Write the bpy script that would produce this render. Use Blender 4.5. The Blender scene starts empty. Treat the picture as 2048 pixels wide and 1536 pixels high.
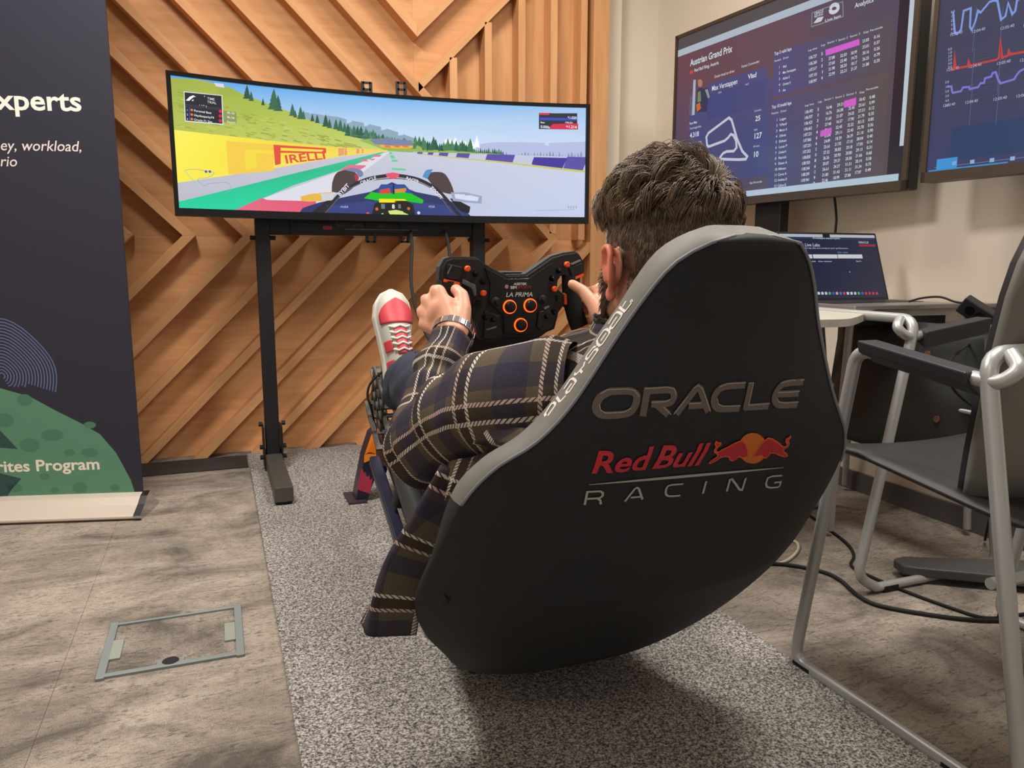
import bpy, bmesh, math, random
import numpy as np
from mathutils import Vector, Matrix, noise
from mathutils.geometry import tessellate_polygon
random.seed(7)
PI=math.pi
col=bpy.context.scene.collection
# ------------------------------------------------------------------ camera, world, light
F=1538.0; H=0.8; PITCH=math.atan(243/1538); YAW=math.radians(20.9)
cam_d=bpy.data.cameras.new('camera'); cam=bpy.data.objects.new('camera',cam_d); col.objects.link(cam)
cam_d.sensor_width=36; cam_d.lens=F/2048*36; cam_d.clip_start=.02
cam.location=(0,0,H); cam.rotation_euler=(PI/2-PITCH,0,-YAW)
bpy.context.scene.camera=cam
vs=bpy.context.scene.view_settings
vs.view_transform='Standard'; vs.look='None'; vs.gamma=1; vs.use_curve_mapping=False; vs.exposure=0.0
w=bpy.data.worlds.new('room_ambience'); bpy.context.scene.world=w; w.use_nodes=True
w.node_tree.nodes['Background'].inputs[0].default_value=(1.0,.95,.9,1); w.node_tree.nodes['Background'].inputs[1].default_value=.44
def area(name,loc,size,power,color=(1,.95,.90),rot=(0,0,0)):
    l=bpy.data.lights.new(name,'AREA'); l.shape='RECTANGLE'; l.size=size[0]; l.size_y=size[1]; l.energy=power; l.color=color
    o=bpy.data.objects.new(name,l); o.location=loc; o.rotation_euler=rot; col.objects.link(o); return o
LIGHTS=[((-.35,1.75),(.5,.5),56),((1.0,2.55),(.3,.3),14),((1.45,1.05),(.6,.6),42),((-1.2,-.6),(.6,.6),14)]  # the unseen panel over the near chair is added to brighten the floor
for (x,y),s,p in LIGHTS: area('ceiling_lamp_light',(x,y,2.56),s,p)

# ------------------------------------------------------------------ helpers
C0=np.array([0,0,H]); _cp,_sp=math.cos(PITCH),math.sin(PITCH)
FW=np.array([math.sin(YAW)*_cp,math.cos(YAW)*_cp,-_sp]); RT=np.array([math.cos(YAW),-math.sin(YAW),0.]); UP=np.cross(RT,FW)
def ray(x,y): return FW*F+RT*(x-1024)+UP*(768-y)
def on(x,y,ax,val):
    d=ray(x,y); return tuple(C0+d*((val-C0[ax])/d[ax]))
def onp(x,y,P,n):
    d=ray(x,y); return C0+d*(((np.array(P)-C0)@n)/(d@n))
def lin(h):
    if isinstance(h,(tuple,list)): return tuple(h[:3])
    h=h.lstrip('#'); h=h if len(h)==6 else ''.join(c*2 for c in h); r=[int(h[i:i+2],16)/255 for i in (0,2,4)]
    return tuple(c/12.92 if c<=.04045 else ((c+.055)/1.055)**2.4 for c in r)
def mat(name,c,rough=.6,metal=0,noise_amt=0,noise_scale=20,bump=0,bscale=200,spec=.5,emit=None,estr=1,sub=0,coat=0,coord='Object'):
    m=bpy.data.materials.new(name); m.use_nodes=True; nt=m.node_tree; b=nt.nodes['Principled BSDF']
    c=lin(c); b.inputs['Base Color'].default_value=(*c,1); b.inputs['Roughness'].default_value=rough; b.inputs['Metallic'].default_value=metal
    b.inputs['Specular IOR Level'].default_value=spec
    if coat: b.inputs['Coat Weight'].default_value=coat
    if sub: b.inputs['Subsurface Weight'].default_value=sub; b.inputs['Subsurface Radius'].default_value=(1,.35,.2); b.inputs['Subsurface Scale'].default_value=.008
    if emit: b.inputs['Emission Color'].default_value=(*lin(emit),1); b.inputs['Emission Strength'].default_value=estr
    tc=None
    if noise_amt or bump:
        tc=nt.nodes.new('ShaderNodeTexCoord')
    if noise_amt:
        n=nt.nodes.new('ShaderNodeTexNoise'); n.inputs['Scale'].default_value=noise_scale; n.inputs['Detail'].default_value=4
        r=nt.nodes.new('ShaderNodeMapRange'); r.inputs['From Min'].default_value=.3; r.inputs['From Max'].default_value=.7
        r.inputs['To Min'].default_value=1-noise_amt; r.inputs['To Max'].default_value=1+noise_amt
        mx=nt.nodes.new('ShaderNodeVectorMath'); mx.operation='SCALE'; mx.inputs[0].default_value=c
        nt.links.new(tc.outputs[coord],n.inputs['Vector']); nt.links.new(n.outputs['Fac'],r.inputs['Value']); nt.links.new(r.outputs[0],mx.inputs['Scale']); nt.links.new(mx.outputs[0],b.inputs['Base Color'])
    if bump:
        n2=nt.nodes.new('ShaderNodeTexNoise'); n2.inputs['Scale'].default_value=bscale; n2.inputs['Detail'].default_value=3
        bp=nt.nodes.new('ShaderNodeBump'); bp.inputs['Strength'].default_value=bump; bp.inputs['Distance'].default_value=.002
        nt.links.new(tc.outputs[coord],n2.inputs['Vector']); nt.links.new(n2.outputs['Fac'],bp.inputs['Height']); nt.links.new(bp.outputs[0],b.inputs['Normal'])
    return m
def ramp(nt,stops):
    r=nt.nodes.new('ShaderNodeValToRGB'); e=r.color_ramp.elements
    while len(e)<len(stops): e.new(.5)
    for i,(p,c) in enumerate(stops): e[i].position=p; e[i].color=(*lin(c),1)
    return r
def math_n(nt,op,a,b=None,c=None):
    n=nt.nodes.new('ShaderNodeMath'); n.operation=op
    for i,v in enumerate((a,b,c)):
        if v is None: continue
        if hasattr(v,'links'): nt.links.new(v,n.inputs[i])
        else: n.inputs[i].default_value=v
    return n.outputs[0]
def mixc(nt,fac,a,b,mode='MIX'):
    n=nt.nodes.new('ShaderNodeMix'); n.data_type='RGBA'; n.blend_type=mode
    for s,v in ((0,fac),(6,a),(7,b)):
        if hasattr(v,'links'): nt.links.new(v,n.inputs[s])
        elif s==0: n.inputs[0].default_value=v
        else: n.inputs[s].default_value=(*lin(v),1)
    return n.outputs[2]
def attr_mat(name,emit=0,rough=.5,spec=.5,metal=0):
    m=bpy.data.materials.new(name); m.use_nodes=True; nt=m.node_tree; b=nt.nodes['Principled BSDF']
    a=nt.nodes.new('ShaderNodeVertexColor'); a.layer_name='Col'
    b.inputs['Roughness'].default_value=rough; b.inputs['Specular IOR Level'].default_value=spec; b.inputs['Metallic'].default_value=metal
    if emit:
        b.inputs['Base Color'].default_value=(.004,.004,.005,1); nt.links.new(a.outputs['Color'],b.inputs['Emission Color']); b.inputs['Emission Strength'].default_value=emit
    else: nt.links.new(a.outputs['Color'],b.inputs['Base Color'])
    return m
class MB:
    def __init__(s): s.v=[]; s.f=[]; s.uv=None
    def add(s,vs_,fs):
        n=len(s.v); s.v+= [tuple(p) for p in vs_]; s.f+=[tuple(i+n for i in f) for f in fs]; return s
    def box(s,c,d,R=None):
        x,y,z=[q/2 for q in d]; V=[Vector((a*x,b*y,e*z)) for a in(-1,1) for b in(-1,1) for e in(-1,1)]
        if R is not None: V=[R@q for q in V]
        V=[q+Vector(c) for q in V]
        return s.add(V,[(0,1,3,2),(4,6,7,5),(0,4,5,1),(2,3,7,6),(0,2,6,4),(1,5,7,3)])
    def bar(s,a,b,w_,h_,up=(0,0,1)):
        a=Vector(a); b=Vector(b); d=b-a; L=d.length; d.normalize(); u=Vector(up); x=d.cross(u).normalized(); z=x.cross(d)
        R=Matrix((x,d,z)).transposed(); return s.box((a+b)/2,(w_,L,h_),R)
    def tube(s,pts,r,n=10,cap=True,flat=1.0):
        pts=[Vector(p) for p in pts]; m=len(pts); rs=r if isinstance(r,(list,tuple)) else [r]*m
        rings=[]; u=None
        for i,p in enumerate(pts):
            t=(pts[min(i+1,m-1)]-pts[max(i-1,0)]).normalized()
            if u is None:
                u=t.orthogonal().normalized()
                if flat!=1: 
                    u=Vector((0,0,1)).cross(t); u=u.normalized() if u.length>1e-4 else t.orthogonal().normalized()
            else: u=(u-t*u.dot(t)).normalized()
            w_=t.cross(u); rings.append([p+(u*math.cos(2*PI*k/n)+w_*math.sin(2*PI*k/n)*flat)*rs[i] for k in range(n)])
        V=[q for R in rings for q in R]; Fc=[(i*n+k,i*n+(k+1)%n,(i+1)*n+(k+1)%n,(i+1)*n+k) for i in range(m-1) for k in range(n)]
        if cap: Fc+=[tuple(range(n-1,-1,-1)),tuple((m-1)*n+k for k in range(n))]
        return s.add(V,Fc)
    def cyl(s,c,axis,r,h,n=20,r2=None):
        a=Vector(axis).normalized(); c=Vector(c); return s.tube([c-a*h/2,c+a*h/2],[r,r if r2 is None else r2],n)
    def lathe(s,c,axis,prof,n=24):
        a=Vector(axis).normalized(); c=Vector(c); u=a.orthogonal().normalized(); w_=a.cross(u); V=[];m=len(prof)
        for r,h in prof: V+=[c+a*h+(u*math.cos(2*PI*k/n)+w_*math.sin(2*PI*k/n))*r for k in range(n)]
        Fc=[(i*n+k,i*n+(k+1)%n,(i+1)*n+(k+1)%n,(i+1)*n+k) for i in range(m-1) for k in range(n)]
        Fc+=[tuple(range(n-1,-1,-1)),tuple((m-1)*n+k for k in range(n))]
        return s.add(V,Fc)
    def prism(s,poly,mp,h0,h1):
        n=len(poly); V=[mp(x,y,h0) for x,y in poly]+[mp(x,y,h1) for x,y in poly]
        tri=tessellate_polygon([[Vector((x,y,0)) for x,y in poly]])
        Fc=[tuple(t) for t in tri]+[tuple(i+n for i in reversed(t)) for t in tri]
        Fc+=[(i,(i+1)%n,n+(i+1)%n,n+i) for i in range(n)]
        return s.add(V,Fc)
    def capsule(s,p0,r0,p1,r1,n=12):
        p0=Vector(p0);p1=Vector(p1);d=(p1-p0); L=d.length; d=d.normalized() if L>1e-6 else Vector((0,0,1))
        pts=[];rs=[]
        for k in range(5): a=PI/2*(k+.15)/5; pts.append(p0-d*r0*math.cos(a)); rs.append(r0*math.sin(a))
        pts+=[p0,p1]; rs+=[r0,r1]
        for k in range(5): a=PI/2*(5-k-.15)/5; pts.append(p1+d*r1*math.cos(a)) ; rs.append(r1*math.sin(a))
        u=d.orthogonal().normalized(); w_=d.cross(u); m=len(pts)
        V=[p+(u*math.cos(2*PI*k/n)+w_*math.sin(2*PI*k/n))*r for p,r in zip(pts,rs) for k in range(n)]
        Fc=[(i*n+k,i*n+(k+1)%n,(i+1)*n+(k+1)%n,(i+1)*n+k) for i in range(m-1) for k in range(n)]
        Fc+=[tuple(range(n-1,-1,-1)),tuple((m-1)*n+k for k in range(n))]
        return s.add(V,Fc)
    def ellipsoid(s,c,r,R=None,nu=24,nv=14):
        V=[];c=Vector(c)
        for j in range(nv+1):
            ph=-PI/2+PI*(j+.02)/(nv+.04)
            for k in range(nu):
                a=2*PI*k/nu; q=Vector((r[0]*math.cos(ph)*math.cos(a),r[1]*math.cos(ph)*math.sin(a),r[2]*math.sin(ph)))
                if R is not None: q=R@q
                V.append(c+q)
        Fc=[(i*nu+k,i*nu+(k+1)%nu,(i+1)*nu+(k+1)%nu,(i+1)*nu+k) for i in range(nv) for k in range(nu)]
        Fc+=[tuple(range(nu-1,-1,-1)),tuple(nv*nu+k for k in range(nu))]
        return s.add(V,Fc)
    def build(s,name,m,parent=None,smooth=False,bevel=0,origin=None,fix=True):
        me=bpy.data.meshes.new(name); V=s.v
        if origin is not None: V=[(a-origin[0],b-origin[1],c-origin[2]) for a,b,c in V]
        me.from_pydata([tuple(p) for p in V],[],s.f)
        if fix:
            bm=bmesh.new(); bm.from_mesh(me); bmesh.ops.recalc_face_normals(bm,faces=bm.faces); bm.to_mesh(me); bm.free()
        o=bpy.data.objects.new(name,me); col.objects.link(o)
        if origin is not None: o.location=origin
        if m: me.materials.append(m)
        if bevel:
            b=o.modifiers.new('bevel','BEVEL'); b.width=bevel; b.segments=2; b.limit_method='ANGLE'; b.angle_limit=.6
        if smooth:
            for p in me.polygons: p.use_smooth=True
            if smooth!='all':
                me.set_sharp_from_angle(angle=math.radians(40))
        if parent:
            par(o,parent)
        return o
def wloc(o):
    v=Vector(o.location)
    while o.parent: o=o.parent; v+=Vector(o.location)
    return v
def par(o,p):
    o.parent=p
    v=wloc(p); o.location=Vector(o.location)-v
def thing(name,label,cat,loc=(0,0,0),group=None):
    o=bpy.data.objects.new(name,None); o.empty_display_size=.05; o.location=loc; col.objects.link(o); return tag(o,label,cat,group)
def tag(o,label,cat,group=None,kind=None):
    o['label']=label; o['category']=cat
    if group: o['group']=group
    if kind: o['kind']=kind
    return o
def struct(o): o['kind']='structure'; return o
def roundpath(pts,r=.03,n=5):
    P=[Vector(p) for p in pts]; out=[P[0]]
    for a,b,c in zip(P[:-2],P[1:-1],P[2:]):
        d1=(a-b); d2=(c-b); rr=min(r,d1.length*.45,d2.length*.45); s=b+d1.normalized()*rr; e=b+d2.normalized()*rr
        for k in range(n+1):
            t=k/n; out.append(s*(1-t)**2+b*2*t*(1-t)+e*t*t)
    out.append(P[-1]); return out
def cat(pts,n=8):
    P=[Vector(p) for p in pts]; P=[P[0]*2-P[1]]+P+[P[-1]*2-P[-2]]; out=[]
    for i in range(1,len(P)-2):
        a,b,c,d=P[i-1:i+3]
        for k in range(n):
            t=k/n; out.append(.5*((2*b)+(c-a)*t+(2*a-5*b+4*c-d)*t*t+(3*b-a-3*c+d)*t**3))
    out.append(P[-2]); return out
def cat2(pts,n=6): return [(q.x,q.y) for q in cat([(a,b,0) for a,b in pts],n)]
_tc={}
def text_tris(s,bold=0,spacing=1):
    k=(s,bold,spacing)
    if k in _tc: return _tc[k]
    cu=bpy.data.curves.new('t','FONT'); cu.body=s; cu.size=1; cu.offset=bold; cu.resolution_u=3; cu.space_character=spacing
    o=bpy.data.objects.new('t',cu); me=o.to_mesh(); me.calc_loop_triangles()
    V=[(v.co.x,v.co.y) for v in me.vertices]; T=[tuple(t.vertices) for t in me.loop_triangles]
    o.to_mesh_clear(); bpy.data.objects.remove(o); bpy.data.curves.remove(cu)
    w_=max([v[0] for v in V],default=0); _tc[k]=(V,T,w_); return _tc[k]
class Print:
    """flat print: coloured polygons in a 2D frame, later laid on a surface"""
    def __init__(s): s.v=[]; s.f=[]; s.c=[]
    def tris(s,V,T,c,layer):
        n=len(s.v); cs=c if isinstance(c,list) else [c]*len(V)
        s.v+=[(x,y,layer) for x,y in V]; s.c+=[lin(q) for q in cs]; s.f+=[tuple(i+n for i in t) for t in T]
    def poly(s,pts,c,layer=1):
        s.tris(pts,tessellate_polygon([[Vector((x,y,0)) for x,y in pts]]),c,layer)
    def stroke(s,pts,w_,c,layer=1,closed=False):
        P=[Vector(p) for p in pts]; m=len(P); L=[];R=[]
        for i,p in enumerate(P):
            a=P[(i-1)%m] if (closed or i>0) else p; b=P[(i+1)%m] if (closed or i<m-1) else p
            d1=(p-a).normalized() if (p-a).length>1e-9 else (b-p).normalized(); d2=(b-p).normalized() if (b-p).length>1e-9 else d1
            n1=Vector((-d1.y,d1.x)); n2=Vector((-d2.y,d2.x)); mm=(n1+n2); mm=mm.normalized() if mm.length>.1 else n1
            k=1/max(.5,mm.dot(n1)); L.append(p+mm*w_/2*k); R.append(p-mm*w_/2*k)
        V=[tuple(q) for q in L+R]; T=[]
        for i in range(m if closed else m-1):
            j=(i+1)%m; T+=[(i,j,m+j),(i,m+j,m+i)]
        s.tris(V,T,c,layer)
    def text(s,t,x,y,size,c,layer=3,shear=0,rot=0,bold=0,sx=1,align=0,width=None,spacing=1):
        V,T,w_=text_tris(t,bold,spacing)
        if not V: return
        if width: sx=width/(w_*size)
        cr,sr=math.cos(rot),math.sin(rot); out=[]
        for a,b in V:
            a=(a-align*w_)*size*sx+b*size*shear; b=b*size; out.append((x+a*cr-b*sr,y+a*sr+b*cr))
        s.tris(out,T,c,layer)
    def circle(s,x,y,r,c,layer=2,n=20,ry=None): s.poly([(x+r*math.cos(2*PI*k/n),y+(ry or r)*math.sin(2*PI*k/n)) for k in range(n)],c,layer)
    def rect(s,x0,y0,x1,y1,c,layer=1): s.poly([(x0,y0),(x1,y0),(x1,y1),(x0,y1)],c,layer)
    def build(s,name,mp,m,parent=None,cutx=(),cuty=(),eps=.0002):
        bm=bmesh.new(); cl=bm.loops.layers.color.new('Col') if False else bm.loops.layers.float_color.new('Col')
        bv=[bm.verts.new(p) for p in s.v]
        for f in s.f:
            try: fc=bm.faces.new([bv[i] for i in f])
            except ValueError: continue
            for l,i in zip(fc.loops,f): l[cl]=(*s.c[i],1)
        for x in cutx: bmesh.ops.bisect_plane(bm,geom=bm.verts[:]+bm.edges[:]+bm.faces[:],plane_co=(x,0,0),plane_no=(1,0,0))
        for y in cuty: bmesh.ops.bisect_plane(bm,geom=bm.verts[:]+bm.edges[:]+bm.faces[:],plane_co=(0,y,0),plane_no=(0,1,0))
        for v in bm.verts: v.co=Vector(mp(v.co.x,v.co.y,v.co.z*eps))
        me=bpy.data.meshes.new(name); bm.to_mesh(me); bm.free(); me.materials.append(m)
        o=bpy.data.objects.new(name,me); col.objects.link(o)
        if parent: par(o,parent)
        return o
# ------------------------------------------------------------------ materials
def wood_mat():
    m=bpy.data.materials.new('larch_wood'); m.use_nodes=True; nt=m.node_tree; b=nt.nodes['Principled BSDF']
    tc=nt.nodes.new('ShaderNodeTexCoord'); mp=nt.nodes.new('ShaderNodeMapping'); mp.inputs['Scale'].default_value=(1.2,14,14)
    oi=nt.nodes.new('ShaderNodeObjectInfo'); ad=nt.nodes.new('ShaderNodeVectorMath'); ad.operation='ADD'
    cx=nt.nodes.new('ShaderNodeCombineXYZ'); nt.links.new(math_n(nt,'MULTIPLY',oi.outputs['Random'],40.),cx.inputs[0]); nt.links.new(cx.outputs[0],ad.inputs[1])
    nt.links.new(tc.outputs['Object'],mp.inputs[0]); nt.links.new(mp.outputs[0],ad.inputs[0])
    n=nt.nodes.new('ShaderNodeTexNoise'); n.inputs['Scale'].default_value=2.5; n.inputs['Detail'].default_value=5; n.inputs['Distortion'].default_value=.6
    nt.links.new(ad.outputs[0],n.inputs['Vector'])
    r=ramp(nt,[(.2,'#c28c5c'),(.5,'#d09a69'),(.8,'#dba877')]); nt.links.new(n.outputs['Fac'],r.inputs[0])
    v=math_n(nt,'MULTIPLY_ADD',oi.outputs['Random'],.14,.93)
    hs=nt.nodes.new('ShaderNodeHueSaturation'); nt.links.new(r.outputs[0],hs.inputs['Color']); nt.links.new(v,hs.inputs['Value']); hs.inputs['Saturation'].default_value=1.0
    nt.links.new(hs.outputs[0],b.inputs['Base Color']); b.inputs['Roughness'].default_value=.62; b.inputs['Specular IOR Level'].default_value=.3
    return m
M={}
M['wood']=wood_mat()
def carpet_mat(kind):
    m=bpy.data.materials.new(kind); m.use_nodes=True; nt=m.node_tree; b=nt.nodes['Principled BSDF']; b.inputs['Roughness'].default_value=.95; b.inputs['Specular IOR Level'].default_value=.1
    g=nt.nodes.new('ShaderNodeNewGeometry'); pos=g.outputs['Position']
    def nz(sc,scale=(1,1,1),det=4,dist=0,rot=0):
        mp=nt.nodes.new('ShaderNodeMapping'); mp.inputs['Scale'].default_value=scale; mp.inputs['Rotation'].default_value=(0,0,rot); nt.links.new(pos,mp.inputs[0])
        n=nt.nodes.new('ShaderNodeTexNoise'); n.inputs['Scale'].default_value=sc; n.inputs['Detail'].default_value=det; n.inputs['Distortion'].default_value=dist; n.inputs['Roughness'].default_value=.65; nt.links.new(mp.outputs[0],n.inputs['Vector']); return n.outputs['Fac']
    if kind=='floor_carpet':
        a=nz(3.2,(1,1.5,1),6,.8); s=nz(14,(1,4.5,1),5,.5); s2=nz(14,(4.5,1,1),5,.5); f=nz(420,(1,1.6,1),2); p=nz(75,(1,2.2,1),6)
        base=ramp(nt,[(.34,'#766e65'),(.46,'#a4988b'),(.62,'#c9bcab')]); nt.links.new(a,base.inputs[0])
        m1=math_n(nt,'MULTIPLY',math_n(nt,'SUBTRACT',s,.5),math_n(nt,'SUBTRACT',a,.25)); st=ramp(nt,[(.47,'#000000'),(.62,'#ffffff')]); nt.links.new(s,st.inputs[0])
        st2=ramp(nt,[(.52,'#000000'),(.64,'#ffffff')]); nt.links.new(s2,st2.inputs[0])
        pr=ramp(nt,[(.45,'#000000'),(.6,'#ffffff')]); nt.links.new(p,pr.inputs[0])
        k=math_n(nt,'MULTIPLY',math_n(nt,'MULTIPLY_ADD',math_n(nt,'MAXIMUM',st.outputs[0],math_n(nt,'MULTIPLY',st2.outputs[0],.6)),.75,.25),math_n(nt,'MULTIPLY_ADD',pr.outputs[0],.85,.10))
        c=mixc(nt,math_n(nt,'MULTIPLY',k,.85),base.outputs[0],'#5a5954')
        fr=ramp(nt,[(.3,'#8f8f8f'),(.7,'#ffffff')]); nt.links.new(f,fr.inputs[0]); c=mixc(nt,.8,c,fr.outputs[0],'MULTIPLY'); bump=f; bs=.5
    else:
        f=nz(260,(1,1,1),2); f2=nz(110,(1,1,1),3)
        mx=math_n(nt,'ADD',math_n(nt,'MULTIPLY',f,.68),math_n(nt,'MULTIPLY',f2,.32))
        r=ramp(nt,[(.37,'#383635'),(.455,'#6f6b68'),(.52,'#96918b'),(.61,'#c6c0b8')]); nt.links.new(mx,r.inputs[0]); c=r.outputs[0]; bump=mx; bs=1
    nt.links.new(c,b.inputs['Base Color'])
    bp=nt.nodes.new('ShaderNodeBump'); bp.inputs['Strength'].default_value=bs; bp.inputs['Distance'].default_value=.003; nt.links.new(bump,bp.inputs['Height']); nt.links.new(bp.outputs[0],b.inputs['Normal'])
    return m
M['floor']=carpet_mat('floor_carpet'); M['rug']=carpet_mat('mat_carpet')
M['wall']=mat('painted_wall','#ddd3c3',.42,noise_amt=.015,noise_scale=3,spec=.5)
M['wall2']=mat('painted_wall_back','#dfd5c4',.7,noise_amt=.015,noise_scale=3)
M['ceil']=mat('ceiling_paint','#d8d2c8',.9)
M['black']=mat('black_plastic','#17171a',.45,bump=.08,bscale=500)
M['blackm']=mat('black_powder_coat','#1d1d1f',.42,metal=.2,bump=.05,bscale=900)
M['gloss']=mat('gloss_black','#0d0d0f',.15)
M['rubber']=mat('black_rubber','#101010',.75)
M['grey']=mat('dark_grey_metal','#56534f',.5,metal=.5)
M['steel']=mat('silver_grey_tube','#b4b5b4',.36,metal=.45)
M['chrome']=mat('chrome','#c9c9c9',.16,metal=1)
M['alu']=mat('aluminium','#b9b7b2',.35,metal=.8)
M['white']=mat('white_metal','#e3d8ca',.4)
M['orange']=mat('orange_plastic','#ee5a1c',.4)
M['seatcloth']=mat('black_seat_fabric','#1f2023',.66,noise_amt=.05,noise_scale=30,bump=.12,bscale=1500,spec=.35)
M['seatband']=mat('grey_seat_binding','#6e6c65',.6,noise_amt=.04,noise_scale=60,bump=.1,bscale=1500)
M['navy']=mat('navy_cotton','#262d3d',.9,noise_amt=.12,noise_scale=25,bump=.3,bscale=900)
M['navyp']=mat('navy_painted_metal','#23233a',.35,metal=.2)
M['skin']=mat('skin','#d59c84',.5,noise_amt=.06,noise_scale=35,bump=.08,bscale=260,sub=.15)
M['screen']=attr_mat('screen_image',emit=1.0,rough=.18)
M['tvscreen']=attr_mat('display_image',emit=.9,rough=.2)
M['lapscreen']=attr_mat('laptop_image',emit=.8,rough=.3)
M['print']=attr_mat('flat_print',rough=.6,spec=.3)
M['tabletop']=mat('pale_table_top','#b9b3a6',.4)
# ------------------------------------------------------------------ room
fl=thing('floor','','',(0,0,0))
for k in ('label','category'):
    del fl[k]
fl['kind']='structure'
sub=MB().box((.2,.8,-.03),(6.6,7.6,.04)).build('underlay',M['rubber'],fl)
tile_me={}
BX0,BX1,BY0,BY1=-.253,.003,1.578,1.818      # floor box opening
def tile(x0,y0,x1,y1,z0=-.01,z1=0):
    b=MB().box(((x0+x1)/2,(y0+y1)/2,(z0+z1)/2),(x1-x0-.0007,y1-y0-.0007,z1-z0)); return b
T=.5; OX,OY=-.33,.28
for i in range(-5,7):
    for j in range(-6,7):
        x0=OX+i*T; y0=OY+j*T; x1=min(x0+T,2.086); y1=min(y0+T,3.43)
        if x1-x0<.05 or y1-y0<.05: continue
        if x0<BX0 and BX1<x1 and y0<BY0 and BY1<y1: 
            b=MB()
            for (a,c,d,e) in ((x0,y0,x1,BY0),(x0,BY1,x1,y1),(x0,BY0,BX0,BY1),(BX1,BY0,x1,BY1)): b.box(((a+d)/2,(c+e)/2,-.005),(d-a-(.0016 if c!=BY0 or e!=BY1 else .0008),e-c-.0008,.01))
            b.build('carpet_tile',M['floor'],fl,origin=(x0,y0,0)); continue
        k=(round(x1-x0,3),round(y1-y0,3))
        if k not in tile_me: 
            o=MB().box(((x1-x0)/2,(y1-y0)/2,-.005),(x1-x0-.0007,y1-y0-.0007,.01)).build('carpet_tile',M['floor'],fl); tile_me[k]=o.data
        else:
            o=bpy.data.objects.new('carpet_tile',tile_me[k]); col.objects.link(o); o.parent=fl
        o.location=(x0,y0,0)
struct(MB().box((.05,3.52,1.35),(4.3,.1,2.7)).build('wall_back',M['wall2']))
struct(MB().box((1.80,3.44,1.35),(.105,.08,2.7)).build('trim_1',M['wall2'],bevel=.004))
struct(MB().box((2.14,.9,1.35),(.1,5.2,2.7)).build('wall_right',M['wall']))
struct(MB().box((-2.15,.4,1.35),(.1,6.3,2.7)).build('wall_left',M['wall2']))
struct(MB().box((.0,.6,2.68),(4.4,5.9,.06)).build('ceiling',M['ceil']))
struct(MB().box((2.083,.9,.03),(.012,5.1,.075)).build('baseboard_right',mat('grey_skirting','#5b5a58',.7)))
struct(MB().box((-.91,3.225,.002),(1.98,.20,.005)).build('floor_shade_strip',mat('painted_floor_shade','#2d2a28',.9,noise_amt=.2,noise_scale=60)))  # thin dark strip stands in for the shade at the slatted wall's foot
for (x,y),s,p in LIGHTS:
    t=thing('ceiling_light','','',(x,y,2.65))
    for k in ('label','category'): del t[k]
    tag(t,{-.35:'square ceiling light panel above the carpet left of the rig',1.0:'small ceiling light panel close to the slatted wall',1.45:'large light panel added to brighten the floor by the near chair',-1.2:'square ceiling light panel behind the viewer'}[x],'ceiling light')
    MB().box((x,y,2.64),(s[0]+.08,s[1]+.08,.03)).build('frame',M['white'],t,bevel=.004)
    MB().box((x,y,2.62),(s[0],s[1],.012)).build('diffuser',mat('light_diffuser','#ffffff',.5,emit='#ffe9d0',estr=1.2),t)
# ------------------------------------------------------------------ slatted timber feature wall
YF=3.33; DEP=.08; YB=YF+DEP; ZS=.905; SP=.2236; TW=.034
panel=thing('slatted_wall_panel','pale larch panelling with slats in chevrons and uprights on the back wall','wall panel',(.07,YB,.03))
def clip(poly,nx,nz,c):
    out=[]
    for i in range(len(poly)):
        a=poly[i]; b=poly[(i+1)%len(poly)]; da=a[0]*nx+a[1]*nz-c; db=b[0]*nx+b[1]*nz-c
        if da<=0: out.append(a)
        if (da<0<db) or (db<0<da): t=da/(da-db); out.append((a[0]+(b[0]-a[0])*t,a[1]+(b[1]-a[1])*t))
    return out
XL,XR,ZB,ZT=-1.6,1.748,.0,2.35; XV=.847; ZV=2.382-XV
RA=[(XL,ZB),(XR,ZB),(XR,ZS),(XL,ZS)]
RB=[(XL,ZS),(2.382-ZS,ZS),(XV,ZV),(XV,ZT),(XL,ZT)]
RC=[(XV,ZV),(XV,ZT),(XV+ZT-ZV,ZT)]
RD=[(2.382-ZS,ZS),(XR,ZS),(XR,ZT),(XV+ZT-ZV,ZT),(XV,ZV)]
def wood_piece(poly,dirv,y0,y1,name,bev=.0012):
    # local frame: x along dirv (in the x-z plane), y depth
    cx=sum(p[0] for p in poly)/len(poly); cz=sum(p[1] for p in poly)/len(poly); dx,dz=dirv
    loc=[((p[0]-cx)*dx+(p[1]-cz)*dz,-(p[0]-cx)*dz+(p[1]-cz)*dx) for p in poly]
    b=MB().prism(loc,lambda x,z,h:(x,h,z),y0,y1); o=b.build(name,M['wood'],bevel=bev)
    o.location=(cx,0,cz); o.rotation_euler=(0,-math.atan2(dz,dx),0); par(o,panel); return o
for nm,R_,d in (('a',RA,(1,0)),('b',RB,(1,0)),('c',RC,(1,0)),('d',RD,(0,1))): wood_piece(R_,d,YB,YB+.02,'back_board')
s2=math.sqrt(.5)
def diag(region,sgn,c):     # slat centre line x - sgn*z = c
    h=TW/2*math.sqrt(2); p=clip(region,1,-sgn,c+h); p=clip(p,-1,sgn,-(c-h)) if len(p)>2 else p
    if len(p)>2:
        a=abs(sum(p[i][0]*p[(i+1)%len(p)][1]-p[(i+1)%len(p)][0]*p[i][1] for i in range(len(p))))/2
        if a>.001: wood_piece(p,(s2,sgn*s2),YF,YB,'slat')
for k in range(-8,13):
    xk=.135+SP*k
    diag(RA,1,xk-ZS)
for k in range(-8,14):
    xk=.135+SP*k
    if k<=6: diag([(XL,ZS),(2.42-ZS,ZS),(XV,2.42-XV),(XV,ZT),(XL,ZT)],-1,xk+ZS)
    else: diag([(XL,ZS),(XV,ZS),(XV,ZT),(XL,ZT)],-1,xk+ZS)
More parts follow.
